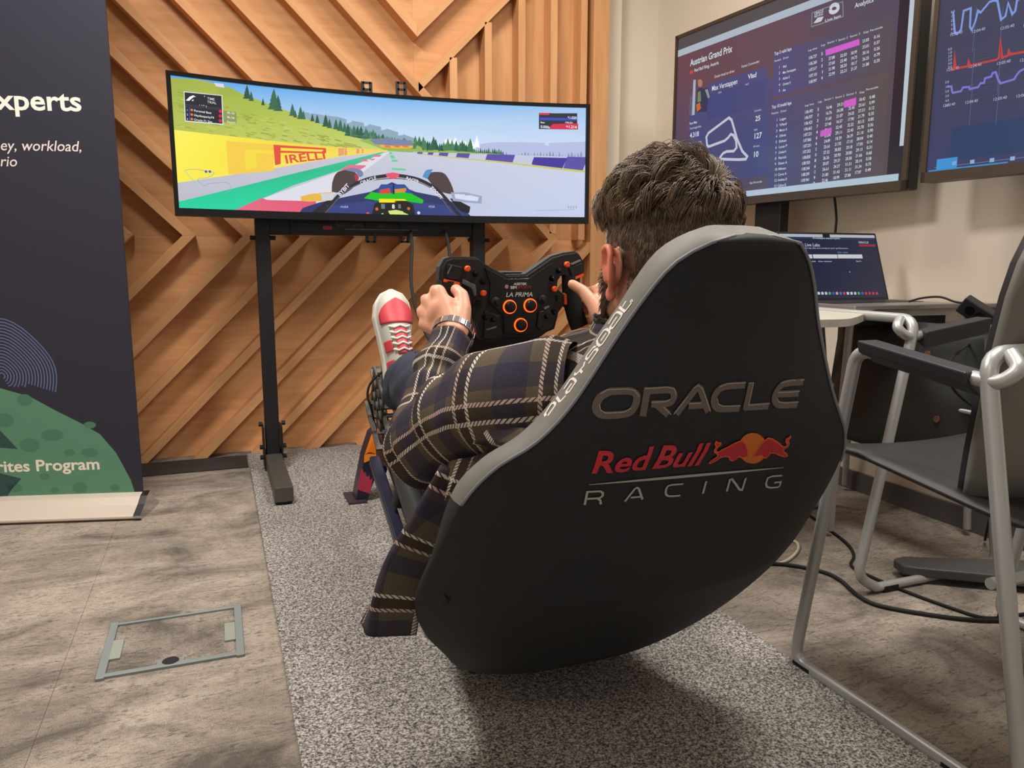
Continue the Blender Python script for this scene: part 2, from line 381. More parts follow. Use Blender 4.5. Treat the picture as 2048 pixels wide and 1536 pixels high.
for j in range(0,4): diag([(XV,ZV-.06),(XV,ZT),(XV+ZT-ZV+.09,ZT)],1,XV-ZV-SP*j)
for x in (1.003,1.162,1.319,1.474,1.622):
    zt=min(ZT,x+ZV-XV-.024); zb=max(ZS,2.382-x+.024)
    wood_piece([(x-.0165,zb-.0),(x+.0165,zb-.0),(x+.0165,zt),(x-.0165,zt)],(0,1),YF,YB,'slat')
wood_piece([(1.668,ZB),(XR,ZB),(XR,ZT),(1.668,ZT)],(0,1),YF-.004,YB,'end_post')
# ------------------------------------------------------------------ floor box
fb=thing('floor_access_box','grey framed floor outlet lid with carpet inlay left of the rig','floor box',(-.125,1.7,0))
fg=mat('floor_box_plastic','#7d8584',.45); fg2=mat('floor_box_tab','#8f9489',.5)
b=MB(); z=.004
for (cx,cy,sx,sy) in ((-.125,BY0+.006,.27,.014),(-.125,BY1-.004,.262,.008),(BX0+.0,1.698,.016,.252),(BX1+.002,1.698,.016,.252)): b.box((cx,cy,z/2+(.0006 if sx<.1 else 0)),(sx,sy,z+.004))
b.build('frame',fg,fb,bevel=.0015)
MB().box((-.125,1.7,-.002),(.236,.222,.006)).build('lid_carpet_inlay',M['floor'],fb)
for sx,x in ((1,BX0+.017),(-1,BX1-.017)): MB().box((x,1.69,.003),(.022,.085,.006)).build('latch_tab',fg2,fb,bevel=.001)
h=MB().box((-.128,1.597,.002),(.052,.026,.006)).build('cable_flap',fg,fb,bevel=.0015)
MB().lathe((-.128,1.598,.0055),(0,0,1),[(.016,0),(.016,.0006)],20).build('finger_slot',M['rubber'],h)
# ------------------------------------------------------------------ carpet mat under the rig
rug=thing('carpet_mat','speckled grey loop carpet laid as a runner under the racing rig','carpet mat',(.57,1.5,0))
MX0,MX1=.085,1.045
for y0,y1 in ((-.9,.1),(.1,.735),(.735,1.36),(1.36,1.99),(1.99,2.64),(2.64,3.322)):
    MB().box(((MX0+MX1)/2,(y0+y1)/2,.0045),(MX1-MX0,y1-y0-.001,.009)).build('carpet_section',M['rug'],rug,bevel=.0015)
# ------------------------------------------------------------------ roll-up banner
BR=math.radians(-14.2); bd=np.array([math.cos(BR),math.sin(BR),0]); bn=np.array([math.sin(BR),-math.cos(BR),0])
BP=np.array(onp(287,990,np.array([-.25,2.68,0]),bn)); BP0=np.array([BP[0],BP[1],0])
bw=.85
banner=thing('roll_up_banner','dark navy roll-up banner with green hill artwork beside the slatted wall','banner',tuple(BP0-bd*bw/2))
def bmap(u,v,h): q=BP0+bd*u+bn*h*1.0; return (q[0],q[1],v)   # u<=0 to the left of the right edge
def b2(px,py):
    q=onp(px,py,BP0,bn); return (float((q-BP0)@bd),float(q[2]))
ZB0=BP[2]; pr=Print()
pr.rect(-bw,ZB0,0,2.1,'#2b2a37',0)
pr.poly([(-bw,ZB0),b2(0,998),b2(272,991),b2(262,960),b2(246,930),b2(232,905),b2(200,868),b2(160,845),b2(110,820),b2(60,793),b2(0,776),(-.75,b2(0,776)[1]+.02),(-bw,b2(0,776)[1])],'#57856b',1)
for (x,y,a,r) in ((105,870,18,10),(50,800,12,10),(140,905,9,6),(180,850,10,6),(160,975,12,10),(90,953,8,6),(110,980,7,5),(180,905,14,8),(230,975,8,6),(10,840,14,12),(60,890,16,12),(30,975,12,8)):
    c=b2(x,y); k=.0019; pr.circle(c[0],c[1],a*k,'#4a775e',2,12,ry=r*k)
for ring in range(1,19):
    c=b2(4,752); R_=ring*.0089
    pts=[(c[0]+R_*math.cos(t/20*PI-.35*PI),c[1]+R_*(1+.12*math.sin(3*t/20*PI))*math.sin(t/20*PI-.35*PI)) for t in range(0,22)]
    # keep the arcs above the hill
    pts=[p for p in pts if p[1]>b2(0,776)[1]-max(0,(p[0]-b2(0,0)[0]))*.55+.0]
    if len(pts)>2: pr.stroke(pts,.0033,'#5f6a95',1)
pr.poly([b2(0,860),b2(36,898),b2(0,895),(-.75,b2(0,895)[1]),(-.75,b2(0,860)[1])],'#2e4a48',2)
pr.poly([b2(0,946),b2(43,957),b2(24,978),b2(10,1001),(-.75,ZB0),(-.75,b2(0,946)[1])],'#2e4a48',2)
def btext(t,px,py,hpx,c,shear=0,bold=.012,right=True,wd=None):
    a=b2(px,py); k=b2(px,py-hpx)[1]-a[1]; pr.text(t,a[0],a[1],k/.7,c,3,shear=shear,bold=bold,align=1 if right else 0,width=wd)
def wpx(x0,x1,y): return b2(x1,y)[0]-b2(x0,y)[0]
e0=b2(165,222)[0]
btext('Experts',164,222,40,'#e9ddd2',bold=.02,wd=wpx(-38,164,222))
btext('journey, workload,',163,303,21,'#d9cfc9',shear=.2,bold=.004,wd=wpx(-65,163,303))
btext('scenario',34,333,21,'#d9cfc9',shear=.2,bold=.004,wd=wpx(-67,34,333))
btext('Favorites Program',200,938,22,'#e3dccb',bold=.022,wd=wpx(-80,200,938))
bg=MB(); 
bg.add([bmap(-bw,ZB0,-.004),bmap(0,ZB0,-.004),bmap(0,2.1,-.004),bmap(-bw,2.1,-.004),bmap(-bw,ZB0,0),bmap(0,ZB0,0),bmap(0,2.1,0),bmap(-bw,2.1,0)],[(0,1,2,3),(4,7,6,5),(0,4,5,1),(1,5,6,2),(2,6,7,3),(3,7,4,0)])
gr=bg.build('graphic_sheet',mat('banner_sheet','#2b2a37',.55),banner)
pr.build('printed_artwork',lambda x,y,h:bmap(x,y,.001+h),M['print'],gr)
b=MB(); bp=[(-.03,0),(.085,0),(.10,.008),(.10,.016),(.055,ZB0*.72),(.028,ZB0+.004),(.0,ZB0+.012),(-.03,ZB0*.6),(-.07,.012),(-.07,0)]
b.prism([(q,zz) for q,zz in bp],lambda q,zz,h:tuple(BP0+bd*h+bn*q+np.array([0,0,zz])),-bw-.02,.0)
b.build('cassette_base',mat('banner_base','#d9cbbd',.35,metal=.3),banner,bevel=.002)
b=MB(); b.prism([(q*1.03,zz*1.04) for q,zz in bp],lambda q,zz,h:tuple(BP0+bd*h+bn*q+np.array([0,0,zz])),.0,.022); b.build('end_cap',M['chrome'],banner,bevel=.002)
for q,zz in ((-.005,.06),(.0,.075)): MB().tube([tuple(BP0+bd*.012+bn*q+np.array([0,0,ZB0+.01]))]*1+[tuple(BP0+bd*.012+bn*q+np.array([0,0,ZB0+.014]))],.004,8).build('screw',M['rubber'],banner)
MB().tube([tuple(BP0-bd*bw/2-bn*.02+np.array([0,0,.03])),tuple(BP0-bd*bw/2-bn*.02+np.array([0,0,2.12]))],.009,10).build('support_pole',M['alu'],banner,smooth=True)
MB().tube([tuple(BP0-bd*bw+np.array([0,0,2.11])),tuple(BP0+np.array([0,0,2.11]))],.014,10).build('top_rail',M['alu'],banner,smooth=True)
# ------------------------------------------------------------------ ultrawide monitor on a stand
XC=.652; HW=.767; SAG=.10; MY=2.85
def msurf(x,z,h=0):
    return (x,MY+SAG*(1-((x-XC)/HW)**2)-h,z)
def m2(px,py):
    y=MY+.05
    for _ in range(12):
        q=on(px,py,1,y); y=msurf(q[0],q[2])[1]
    return (q[0],q[2])
mon=thing('curved_monitor','wide curved black monitor showing a racing game above the rig','monitor',(XC,MY+.06,.94))
TLc,TRc,BRc,BLc=m2(330,150),m2(1180,200),m2(1177,443),m2(352,437)
# bezel plane: rectangle fitted
X0=(TLc[0]+BLc[0])/2; X1=(TRc[0]+BRc[0])/2; Z1=(TLc[1]+TRc[1])/2; Z0=(BLc[1]+BRc[1])/2
XC=(X0+X1)/2; HW=(X1-X0)/2
def slab(x0,x1,z0,z1,h0,h1,nx=24):
    b=MB(); V=[]
    for i in range(nx+1):
        x=x0+(x1-x0)*i/nx
        V+=[msurf(x,z0,h0),msurf(x,z0,h1),msurf(x,z1,h1),msurf(x,z1,h0)]
    Fc=[]
    for i in range(nx):
        a=i*4
        for k in range(4): Fc.append((a+k,a+(k+1)%4,a+4+(k+1)%4,a+4+k))
    Fc+=[(0,1,2,3),(nx*4,nx*4+3,nx*4+2,nx*4+1)]
    return b.add(V,Fc)
slab(X0,X1,Z0,Z1,-.045,-.006).build('housing',M['black'],mon,smooth=True,bevel=.006)
bz=.014; bb=.026
fr=MB(); 
for a in ((X0,X1,Z1-bz,Z1,-.008,.002),(X0,X1,Z0,Z0+bb,-.008,.002),(X0,X0+bz,Z0,Z1,-.008,.0021),(X1-bz,X1,Z0,Z1,-.008,.0021)):
    q=slab(*a); fr.add(q.v,q.f)
fr.build('bezel',M['gloss'],mon)
P=Print()
def z1(x,y): return m2(320+x/2.3273,130+y/2.3273)
def pz(pts,c,l=1,smooth=False):
    q=[z1(*p) for p in pts]
    P.poly(cat2(q,5) if smooth else q,c,l)
sx0,sx1,sz0,sz1=X0+bz,X1-bz,Z0+bb,Z1-bz
P.poly([(sx0,sz0),(sx1,sz0),(sx1,sz1),(sx0,sz1)],['#cfe3f6','#c9d3f0','#b3cdf0','#63b1ef'],0)
nx=10
P.poly([(sx0,sz1-.19),(sx1,sz1-.17),(sx1,sz1-.02),(sx1,sz1),(XC+.1,sz1),(sx0,sz1)],['#cfe8f5','#d3dcf3','#a9c9f0','#a5c6f1','#6fbcf2','#58a9ea'],1)
pz([(640,215),(700,222),(760,232),(830,240),(880,255),(960,270),(1040,290),(1120,315),(1200,345),(1200,400),(640,400)],'#8ea9bb',2)
pz([(1460,370),(1560,358),(1700,358),(1800,362),(1992,355),(1992,440),(1300,440),(1400,400)],'#b5bfe2',2)
for x,y,hh in ((1330,365,22),(1350,372,30),(1375,360,25),(1400,375,28),(1420,372,20),(1455,380,25),(1475,372,45),(1500,390,18)): pz([(x-14,y+10),(x-4,y-hh*.6),(x+2,y-hh),(x+8,y-hh*.5),(x+18,y+12)],'#f4fafd',3)
pz([(40,58),(180,66),(270,88),(330,105),(400,140),(520,185),(600,215),(700,255),(780,285),(880,320),(950,350),(1060,392),(1060,402),(900,392),(700,375),(400,345),(60,310)],['#a2b04a','#b0b955','#a9b54c','#9db045','#a6b84a','#a9bb4c','#b0bf50','#b5c455','#b8c95a','#bccb60','#c2cf6a','#c8d478','#c4d062','#d0d566','#cfd461','#c6cd5a','#b8c258'],4)
rnd=random.Random(3)
for i in range(260):
    x=rnd.uniform(60,900); y0_=70+(x-60)*.33; y=rnd.uniform(y0_+25,min(y0_+200,305+(x-60)*.09)); 
    if y<y0_+20: continue
    l=rnd.uniform(15,60); c=rnd.choice(['#9fae45','#c4cc66','#b9c257','#a7a94e','#cfc46c','#8fa53e'])
    pz([(x,y),(x+l,y+l*.22),(x+l*.9,y+l*.22+4),(x-4,y+5)],c,5)
pz([(250,82),(295,86),(300,105),(262,98)],'#d9d6ee',6)
def tree(x,y,hh,c='#2f5b48'):
    w_=hh*.30
    for k in range(4):
        t=k/4; ww=w_*(1-t*.75); pz([(x-ww,y-hh*t*.8),(x+ww,y-hh*t*.8+2),(x+rnd.uniform(-1,1),y-hh*(t*.8+.45) if k<3 else y-hh)],c,7+k%2)
for x,y,hh in ((405,155,65),(425,165,45),(480,185,32),(530,205,98),(550,212,75),(617,235,58),(630,242,35),(655,250,60),(668,250,40),(710,260,35),(733,268,40),(772,285,58),(790,292,45),(820,298,50),(840,305,55),(860,310,45)): tree(x,y,hh,rnd.choice(['#2c5646','#34624b','#3c6b50']))
for i in range(60):
    x=870+i*5.6; y=318+i*1.1 if x<1180 else 372; tree(x,y+8,rnd.uniform(26,58)*(1 if x<1000 else .8),rnd.choice(['#3d6c54','#4b7b60','#5a8870','#2f5b48']))
pz([(930,350),(1000,338),(1180,352),(1250,390),(1500,408),(1600,415),(1450,418),(1200,408),(1060,400)],'#97b558',7)
for i in range(44):
    x=1190+i*9.5; tree(x,404+i*.25,rnd.uniform(36,78)*(1 if i<28 else .4),rnd.choice(['#2f6147','#3c7150','#27533f','#4a7f58']))
for i in range(26): tree(1600+i*14.5,424,rnd.uniform(8,26),'#7d95a8')
pz([(975,345),(1060,340),(1175,352),(1180,382),(1000,368)],'#7c85a8',9)
pz([(1022,370),(1100,376),(1178,374),(1178,386),(1100,388),(1030,382)],'#f0b62b',10)
for a in (1046,1090,1130): pz([(a,373),(a+28,375),(a+28,384),(a,381)],'#e9733a',11)
# ground
pz([(70,540),(500,470),(1000,400),(1070,398),(1180,402),(1600,425),(1995,490),(1995,720),(70,720)],['#c0bfcd','#c2c1cd','#c9cad6','#cfd0dc','#d0d3e0','#cdd2e6','#cad1ea','#c3cdec','#b8b8c4'],6)
pz([(60,300),(400,338),(700,372),(1060,396),(1060,402),(850,424),(500,486),(78,548)],['#fdf15e','#f6e344','#f5d944','#f3d15c','#f1dc80','#f2de5e','#f4df42','#fbec50'],10)
pz([(300,352),(530,370),(530,492),(312,510)],'#f5cd49',11)
pz([(380,392),(528,398),(528,412),(450,410),(450,478),(385,490)],'#f6dc46',12)
for x,w_ in ((830,28),(860,22),(900,10),(915,14),(940,10)): pz([(x,385+(x-830)*.03),(x+w_,387+(x-830)*.03),(x+w_,418-(x-830)*.1),(x,424-(x-830)*.1)],'#e9a06a',11)
# the long-P word on the barrier
R='#e2503f'
pz([(528,370),(770,386),(772,394),(560,384)],R,13); pz([(528,370),(562,372),(562,460),(536,466)],R,13)
pz([(560,398),(768,404),(768,411),(560,408)],R,13); pz([(758,386),(774,388),(774,410),(762,410)],R,13)
x0,zb=z1(584,458); x1,zb2=z1(774,436); zt=z1(584,420)[1]; rot=math.atan2(zb2-zb,x1-x0)
P.text('IRELLI',x0,zb,(zt-zb)/.7,R,13,rot=rot,bold=.02,width=(x1-x0))
pz([(85,636),(600,510),(1035,404),(1062,404),(950,452),(620,560),(300,696),(95,696)],['#1ccf9e','#25bd8a','#4fc49b','#a5dcc4','#2fbf90','#27c795','#22d6a7','#1fdcb0'],11)
pz([(480,620),(820,500),(1045,408),(1075,402),(1010,450),(860,560),(700,700),(480,700)],'#dcdde8',12)
pz([(290,700),(475,618),(500,628),(740,634),(650,700)],['#e8708a','#e2627e','#e0607a','#df5570','#e6607c'],13)
for a in (((835,490),(880,464),(968,466),(935,486)),((925,448),(955,436),(1005,436),(985,448)),((985,426),(1005,418),(1035,418),(1022,427))): pz(a,'#e5708a',13)
for a in (((1062,402),(1075,402),(1085,415),(1070,414)),((1070,420),(1088,420),(1098,434),(1078,434)),((1078,440),(1105,440),(1108,450),(1080,450)),((1078,478),(1145,482),(1145,492),(1080,488))): pz(a,'#68cf9d',12)
# barrier on the right
xs=[1180,1200,1225,1250,1275,1302,1345,1385,1445,1525,1655,1898,1992]
for i,(a,c) in enumerate(zip(xs[:-1],xs[1:])):
    def yt(x): return 404+(x-1180)*.026+ (0 if x<1400 else (x-1400)*.006)
    def yb(x): return 410+(x-1180)*.088 if x<1600 else 447+(x-1600)*.11
    sk=-(yb(c)-yt(c))*.35
    pz([(a,yt(a)),(c,yt(c)),(c+sk,yb(c)),(a+(-(yb(a)-yt(a))*.35),yb(a))],['#c6c8de','#5b50a5'][i%2],12)
pz([(1730,428),(1898,432),(1875,480),(1722,462)],'#43389b',13)
pz([(1200,412),(1600,449),(1990,492),(1990,502),(1600,456),(1200,415)],'#c8c85c',12)
# car
def arc(pts,w_,c,l): P.stroke(cat2([z1(*p) for p in pts],6),w_,c,l)
for sgn,pts in ((1,[(800,590),(803,545),(820,505),(850,490),(890,490),(915,505),(925,530),(900,570),(860,600)]),(-1,[(1240,520),(1250,503),(1290,497),(1325,505),(1350,540),(1366,580),(1365,600),(1310,590),(1270,560)])):
    pz(pts,'#4d3f3f',14,True)
pz([(905,510),(918,508),(926,532),(912,540)],'#c52e42',15); pz([(850,486),(900,478),(940,492),(945,515),(925,520),(915,500)],'#7783a8',15,True)
pz([(1222,520),(1240,490),(1270,486),(1262,500),(1245,530)],'#4f90c8',15,True)
pz([(640,700),(665,665),(740,640),(880,610),(980,590),(1080,545),(1190,590),(1290,610),(1370,640),(1425,680),(1450,705)],'#2b3566',15)
pz([(700,700),(760,655),(990,630),(1180,630),(1380,660),(1430,705)],'#33407e',16)
pz([(1440,690),(1446,660),(1380,625),(1350,620),(1395,680)],'#1d1c22',16)
pz([(700,690),(790,620),(830,630),(760,700)],'#1f2130',16)
pz([(1000,600),(1030,555),(1140,555),(1180,600)],'#2a4d9b',17); pz([(1025,580),(1070,572),(1075,600),(1020,600)],'#cf4545',18); pz([(1092,578),(1145,572),(1150,598),(1095,598)],'#df8a35',18)
pz([(655,612),(700,600),(810,590),(812,605),(800,630),(690,636),(658,632)],'#e8b64a',17); pz([(740,600),(812,594),(805,628),(750,630)],'#cdd2da',18)
pz([(1355,592),(1420,592),(1500,610),(1498,645),(1430,640),(1365,632)],'#9aa6c2',17); pz([(1372,600),(1430,602),(1486,615),(1480,634),(1430,630),(1375,620)],'#d5deef',18)
pz([(985,590),(1040,600),(1130,592),(1170,598),(1228,628),(1222,645),(1160,636),(1020,632),(950,620)],'#14c21c',19)
pz([(1020,622),(1150,624),(1150,640),(1020,640)],'#f5e313',20)
pz([(985,700),(1000,645),(1030,630),(1150,632),(1180,650),(1190,700)],'#1b1b1d',20); pz([(1020,700),(1050,680),(1100,674),(1145,684),(1165,705)],'#d5e27c',21,)
pz([(1030,645),(1070,648),(1070,672),(1030,668)],'#6f7577',21); pz([(1110,648),(1150,645),(1150,664),(1110,668)],'#6f7577',21)
a=z1(1087,668); P.text('8',a[0],a[1],.022,'#ffffff',22,bold=.02,align=.5)
for x,y,c in ((1010,670,'#d8622c'),(1158,668,'#d8622c'),(968,692,'#ee4d61'),(1205,688,'#cfd6ea')): a=z1(x,y); P.circle(a[0],a[1],.006,c,22,10)
pz([(1085,552),(1090,552),(1092,600),(1084,600)],'#16161a',21)
arc([(740,705),(780,670),(830,610),(900,560),(970,530),(1040,517),(1085,514),(1140,518),(1210,535),(1280,572),(1330,620),(1370,670),(1400,705)],.0125,'#2a2730',23)
arc([(760,700),(800,655),(850,600),(910,562),(980,538),(1085,528),(1180,538),(1260,572),(1310,620),(1360,690)],.0035,'#655a60',24)
pz([(1050,505),(1085,500),(1115,505),(1112,520),(1085,532),(1056,520)],'#e4576a',25,)
for t,x,y,r,sz in (('BYBIT',838,612,46,.021),('ORACLE',935,556,20,.017),('RACER',1145,532,-14,.016),('zoom',1258,572,-45,.025)): a=z1(x,y); P.text(t,a[0],a[1],sz,'#e6e6ee',26,rot=math.radians(r),bold=.02)
for t,x,y in (('mobil',840,664),('Rokt',1100,0),('VISA',1250,664)):
    if y: a=z1(x,y); P.text(t,a[0],a[1],.013,'#c3cbe6',24)
# overlays
pz([(110,122),(290,140),(296,278),(116,262)],'#dfe8e4',27); pz([(114,126),(286,143),(291,273),(120,258)],'#232630',28); pz([(117,180),(288,198),(289,212),(118,196)],'#34363f',29)
pz([(120,165),(138,147),(158,139),(192,141),(186,148),(163,148),(150,153),(136,166)],'#ffffff',29); pz([(146,166),(160,155),(184,152),(178,158),(165,160),(158,167)],'#ffffff',29); pz([(176,166),(198,142),(210,143),(191,167)],'#ffffff',29)
def zt_(t,x,y,h,c,l=30,bold=.01,shear=0): a=z1(x,y); k=z1(x,y-h)[1]-a[1]; P.text(t,a[0],a[1],k/.7,c,l,bold=bold,shear=shear,rot=-.045)
zt_('TIME',220,160,11,'#d5d5d5'); zt_('TRIAL',220,176,11,'#d5d5d5'); zt_('LAP 1',183,193,10,'#e8e8e8')
for i,t in enumerate(('Personal Best','Haydenparky74','Oracle F1 Sim')):
    zt_(str(i+1),124,213+i*21,9,'#dddddd'); zt_(t,158,216+i*21,10,'#f2f2f2'); a=z1(281,215+i*22); P.circle(a[0],a[1],.0055,'#d42545',30,10)
    a=z1(148,209+i*21); P.circle(a[0],a[1],.004,'#e98a3a',30,8)
    a=z1(137,207+i*21); P.rect(a[0]-.001,a[1]-.006,a[0]+.002,a[1]+.006,'#4a49a8',30)
pz([(292,212),(356,218),(357,272),(295,266)],'#8d9a5a',27); 
for i,t in enumerate(('40.133','40.136','Record')): zt_(t,312,225+i*21,9,'#f4f4ee')
pz([(1765,224),(1943,224),(1943,272),(1946,272),(1946,300),(1765,297)],'#2d3138',27); pz([(1766,222),(1824,223),(1824,232),(1766,232)],'#da3150',28); pz([(1770,244),(1943,247),(1943,258),(1770,257)],'#3c48bf',28); pz([(1825,274),(1947,272),(1947,299),(1800,296)],'#d92a4d',28)
a=z1(1898,250); P.text('51.020',a[0],a[1],.013,'#fff',29,bold=.01); zt_('Best',1772,270,8,'#fff'); zt_('1:06.231',1885,270,8,'#fff'); zt_('0.000s',1772,292,12,'#fff'); zt_('+1.214',1890,292,13,'#fff')
mp=[(115,490),(150,484),(200,490),(245,498),(250,506),(225,522),(182,528),(178,540),(205,562),(225,552),(312,548),(330,575),(325,585),(300,598)]
P.stroke(cat2([z1(*q) for q in mp],4),.0016,'#8fa9b5',27); P.stroke([z1(115,490),z1(160,545),z1(205,612)],.0016,'#7fd0b5',27)
for x in (214,232): a=z1(x,496); P.circle(a[0],a[1],.0045,'#3b56c4',28,8)
for i in range(4): a=z1(1900+i*12,662); P.rect(a[0],a[1]-.005,a[0]+.004,a[1]+.005,'#9aa0b8',27)
P.stroke([z1(1745,678),z1(1930,672)],.002,'#aab0c6',27)
# clip everything to the screen rectangle
def clip_print(Pr,x0,x1,y0,y1):
    V,Fs,Cs=[],[],[]
    for f in Pr.f:
        poly=[(Pr.v[i],Pr.c[i]) for i in f]
        for ax,sg,lim in ((0,1,x1),(0,-1,-x0),(1,1,y1),(1,-1,-y0)):
            out=[]
            for k in range(len(poly)):
                (p,cp_),(q,cq)=poly[k],poly[(k+1)%len(poly)]; dp=sg*p[ax]-lim; dq=sg*q[ax]-lim
                if dp<=0: out.append((p,cp_))
                if (dp<0<dq) or (dq<0<dp):
                    t=dp/(dp-dq); out.append((tuple(p[i]+(q[i]-p[i])*t for i in range(3)),tuple(cp_[i]+(cq[i]-cp_[i])*t for i in range(3))))
            poly=out
            if len(poly)<3: break
        if len(poly)<3: continue
        n=len(V); V+=[p for p,_ in poly]; Cs+=[c for _,c in poly]; Fs.append(tuple(range(n,n+len(poly))))
    Pr.v,Pr.f,Pr.c=V,Fs,Cs
clip_print(P,sx0,sx1,sz0,sz1)
P.build('screen',lambda x,y,h:msurf(x,y,-.006+.0005+h),M['screen'],mon,cutx=[X0+(X1-X0)*i/24 for i in range(1,24)],eps=.00012)
# VESA strips
for px in (733,797):
    x=on(px,165,1,3.02)[0]; zt=on(px,164,1,3.02)[2]; zb=on(px,484,1,3.02)[2]-.002
    s=MB(); w_=.042; xx=x+.01*(px>760)
    for a in ((0,(zt+zb)/2,w_,zt-zb-.11),): s.box((xx,3.012,a[1]),(a[2],.006,a[3]))
    for zz in (zt-.027,zb+.027): 
        s.box((xx-.015,3.02,zz),(.012,.006,.056)); s.box((xx+.015,3.02,zz),(.012,.006,.056)); s.box((xx,3.02,zz+.024),(.03,.006,.008)); s.box((xx,3.02,zz-.024),(.03,.006,.008)); 
    s.box((xx,3.02,zt-.027),(.03,.006,.008))
    s.build('mounting_strip',M['blackm'],mon)
# stand
st=thing('monitor_stand','black steel floor stand with two uprights carrying the curved monitor','monitor stand',(.6,3.05,0))
xl=.171; xr=1.012
for x in (xl,xr):
    MB().box((x,3.05,.5),(.052,.05,.92)).build('upright',M['blackm'],st,bevel=.003)
    f=MB().bar((x,3.13,.045),(x,2.55,.045),.06,.052).build('foot',M['grey'],st,bevel=.003)
    for y in (3.09,2.585): MB().cyl((x,y,.0155),(0,0,1),.03,.012,16).build('levelling_pad',M['rubber'],f)
    br=MB(); br.box((x-.033,3.05,.10),(.006,.09,.16)); br.box((x+.033,3.05,.10),(.006,.09,.16)); br.build('foot_bracket',M['blackm'],st)
    for z_ in (.06,.10,.19):
        for s_ in (-1,1): MB().cyl((x+s_*.042,3.03,z_),(1,0,0),.009,.014,8).build('bolt',M['rubber'],st)
    for s_ in (-1,1): MB().cyl((x+s_*.034,3.03,.89),(1,0,0),.008,.022,8).build('bolt',M['rubber'],st)
MB().box(((xl+xr)/2,3.055,.94),(xr-xl,.04,.075)).build('crossbar',M['blackm'],st,bevel=.003)
MB().box(((xl+xr)/2,3.035,.86+.075),(xr-xl-.2,.03,.06)).build('mount_plate',M['blackm'],st,bevel=.002)
pp=Print()
def n2(px,py): q=on(px,py,1,3.015); return q[0],q[2]
a=n2(672,453); pp.text('NEXT LEVEL RACING',a[0],a[1],.020,'#5d5a58',2,bold=.01)
a=n2(646,459); b_=n2(664,452); pp.rect(a[0],a[1],b_[0],b_[1],'#b5474a',2)
a=n2(690,459); b_=n2(835,457); pp.rect(a[0],a[1],b_[0],a[1]+.003,'#77706a',2)
for (q0,q1) in ((455,462),): 
    MB().box(((xl+xr)/2,3.022,n2(700,456)[1]),(.62,.012,.034)).build('nameplate',M['blackm'],st,bevel=.001)
pp.build('lettering',lambda x,y,h:(x,3.0155-h,y),M['print'],st)
# cables hanging from monitor
def cable(name,pts,r,m,label,cat_='cable',group=None):
    o=MB().tube(cat(pts,6),r,8).build(name,m,smooth='all'); return tag(o,label,cat_,group)
cable('monitor_cable',[on(822,462,1,3.0),on(824,500,1,2.9),on(822,560,1,2.8),on(830,610,1,2.65),on(846,655,1,2.5),on(870,700,1,2.35)],.006,M['rubber'],'long black cable hanging from the monitor behind the driver hand')
cable('monitor_cable',[on(891,462,1,3.0),on(897,490,1,2.9),on(900,520,1,2.8),on(905,560,1,2.7),on(915,620,1,2.5)],.006,M['rubber'],'short black cable dropping behind the steering wheel left horn')
# ------------------------------------------------------------------ wall displays
def display(name,label,P0,ang,s0,s1,z0,z1_,pr,screenrect):
    d=np.array([math.sin(ang),-math.cos(ang),0])*1.0      # towards the viewer's right
    n=np.array([-math.cos(ang),-math.sin(ang),0])         # out of the screen
    def mp(s,z,h): q=np.array(P0)+d*s+n*h; return (q[0],q[1],z)
    t=thing(name,label,'display',mp((s0+s1)/2,z0,-.05))
    def pb(a,b,c,e,h0,h1): return MB().add([mp(a,c,h0),mp(b,c,h0),mp(b,e,h0),mp(a,e,h0),mp(a,c,h1),mp(b,c,h1),mp(b,e,h1),mp(a,e,h1)],[(0,3,2,1),(4,5,6,7),(0,1,5,4),(1,2,6,5),(2,3,7,6),(3,0,4,7)])
    pb(s0,s1,z0,z1_,-.055,-.004).build('housing',M['black'],t,bevel=.006)
    fr=MB(); bw_=.013
    for a in ((s0,s1,z1_-bw_,z1_),(s0,s1,z0,z0+.028),(s0,s0+bw_,z0,z1_),(s1-bw_-.004,s1,z0,z1_)):
        q=pb(a[0],a[1],a[2],a[3],-.006,.003); fr.add(q.v,q.f)
    fr.build('bezel',mat('bronze_bezel','#4a4036',.35,metal=.4),t)
    clip_print(pr,s0+bw_,s1-bw_-.004,z0+.028,z1_-bw_)
    pr.build('screen',lambda x,y,h:mp(x,y,h-.0035),M['tvscreen'],t,eps=.0002)
    return t,mp
ANG=math.radians(5.8)
def disp_frame(P0,ang):
    d=np.array([math.sin(ang),-math.cos(ang),0]); n=np.array([-math.cos(ang),-math.sin(ang),0])
    def f(px,py): q=onp(px,py,P0,n); return (float((q-np.array(P0))@d),float(q[2]))
    return f
PA=(1.98,1.5,0); fA=disp_frame(PA,ANG)
TA=Print()
def ta(x,y): return fA(1320+x/2.8132,y/2.8132)
sA0=fA(1352,73)[0]; sA1=(fA(1814,380)[0]+fA(1831,100)[0])/2; zA0=(fA(1814,380)[1]+fA(1508,406)[1])/2; zA1=fA(1352,73)[1]
TA.rect(sA0,zA0,sA1,zA1+.2,'#241f2c',0)
def tp(pts,c,l=1): TA.poly([ta(*p) for p in pts],c,l)
zw=ta(100,320)[1]; zw1=ta(100,300)[1]
TA.rect(sA0,zw1,sA1,zA1+.2,'#4c4b50',1)
TA.rect(sA0,zw,sA1-.03,zw1+.012,'#aebccb',2)
s_a=lambda x,y:ta(x,y)[0]
zl=lambda x,y:ta(x,y)[1]
TA.poly([(sA0,zA0),(ta(1300,600)[0],zA0),(ta(1300,600)[0],zw),(sA0,zw)],['#414a70','#54484f','#4f4a60','#684550'],1)  # screen fills lightened to carry the washed-out haze of room reflections
def panelr(x0,y0,x1,y1,c,l=2): a=ta(x0,y0); b=ta(x1,y1); TA.poly([(a[0],b[1]),(b[0],b[1]),(b[0],a[1]),(a[0],a[1])],c,l)
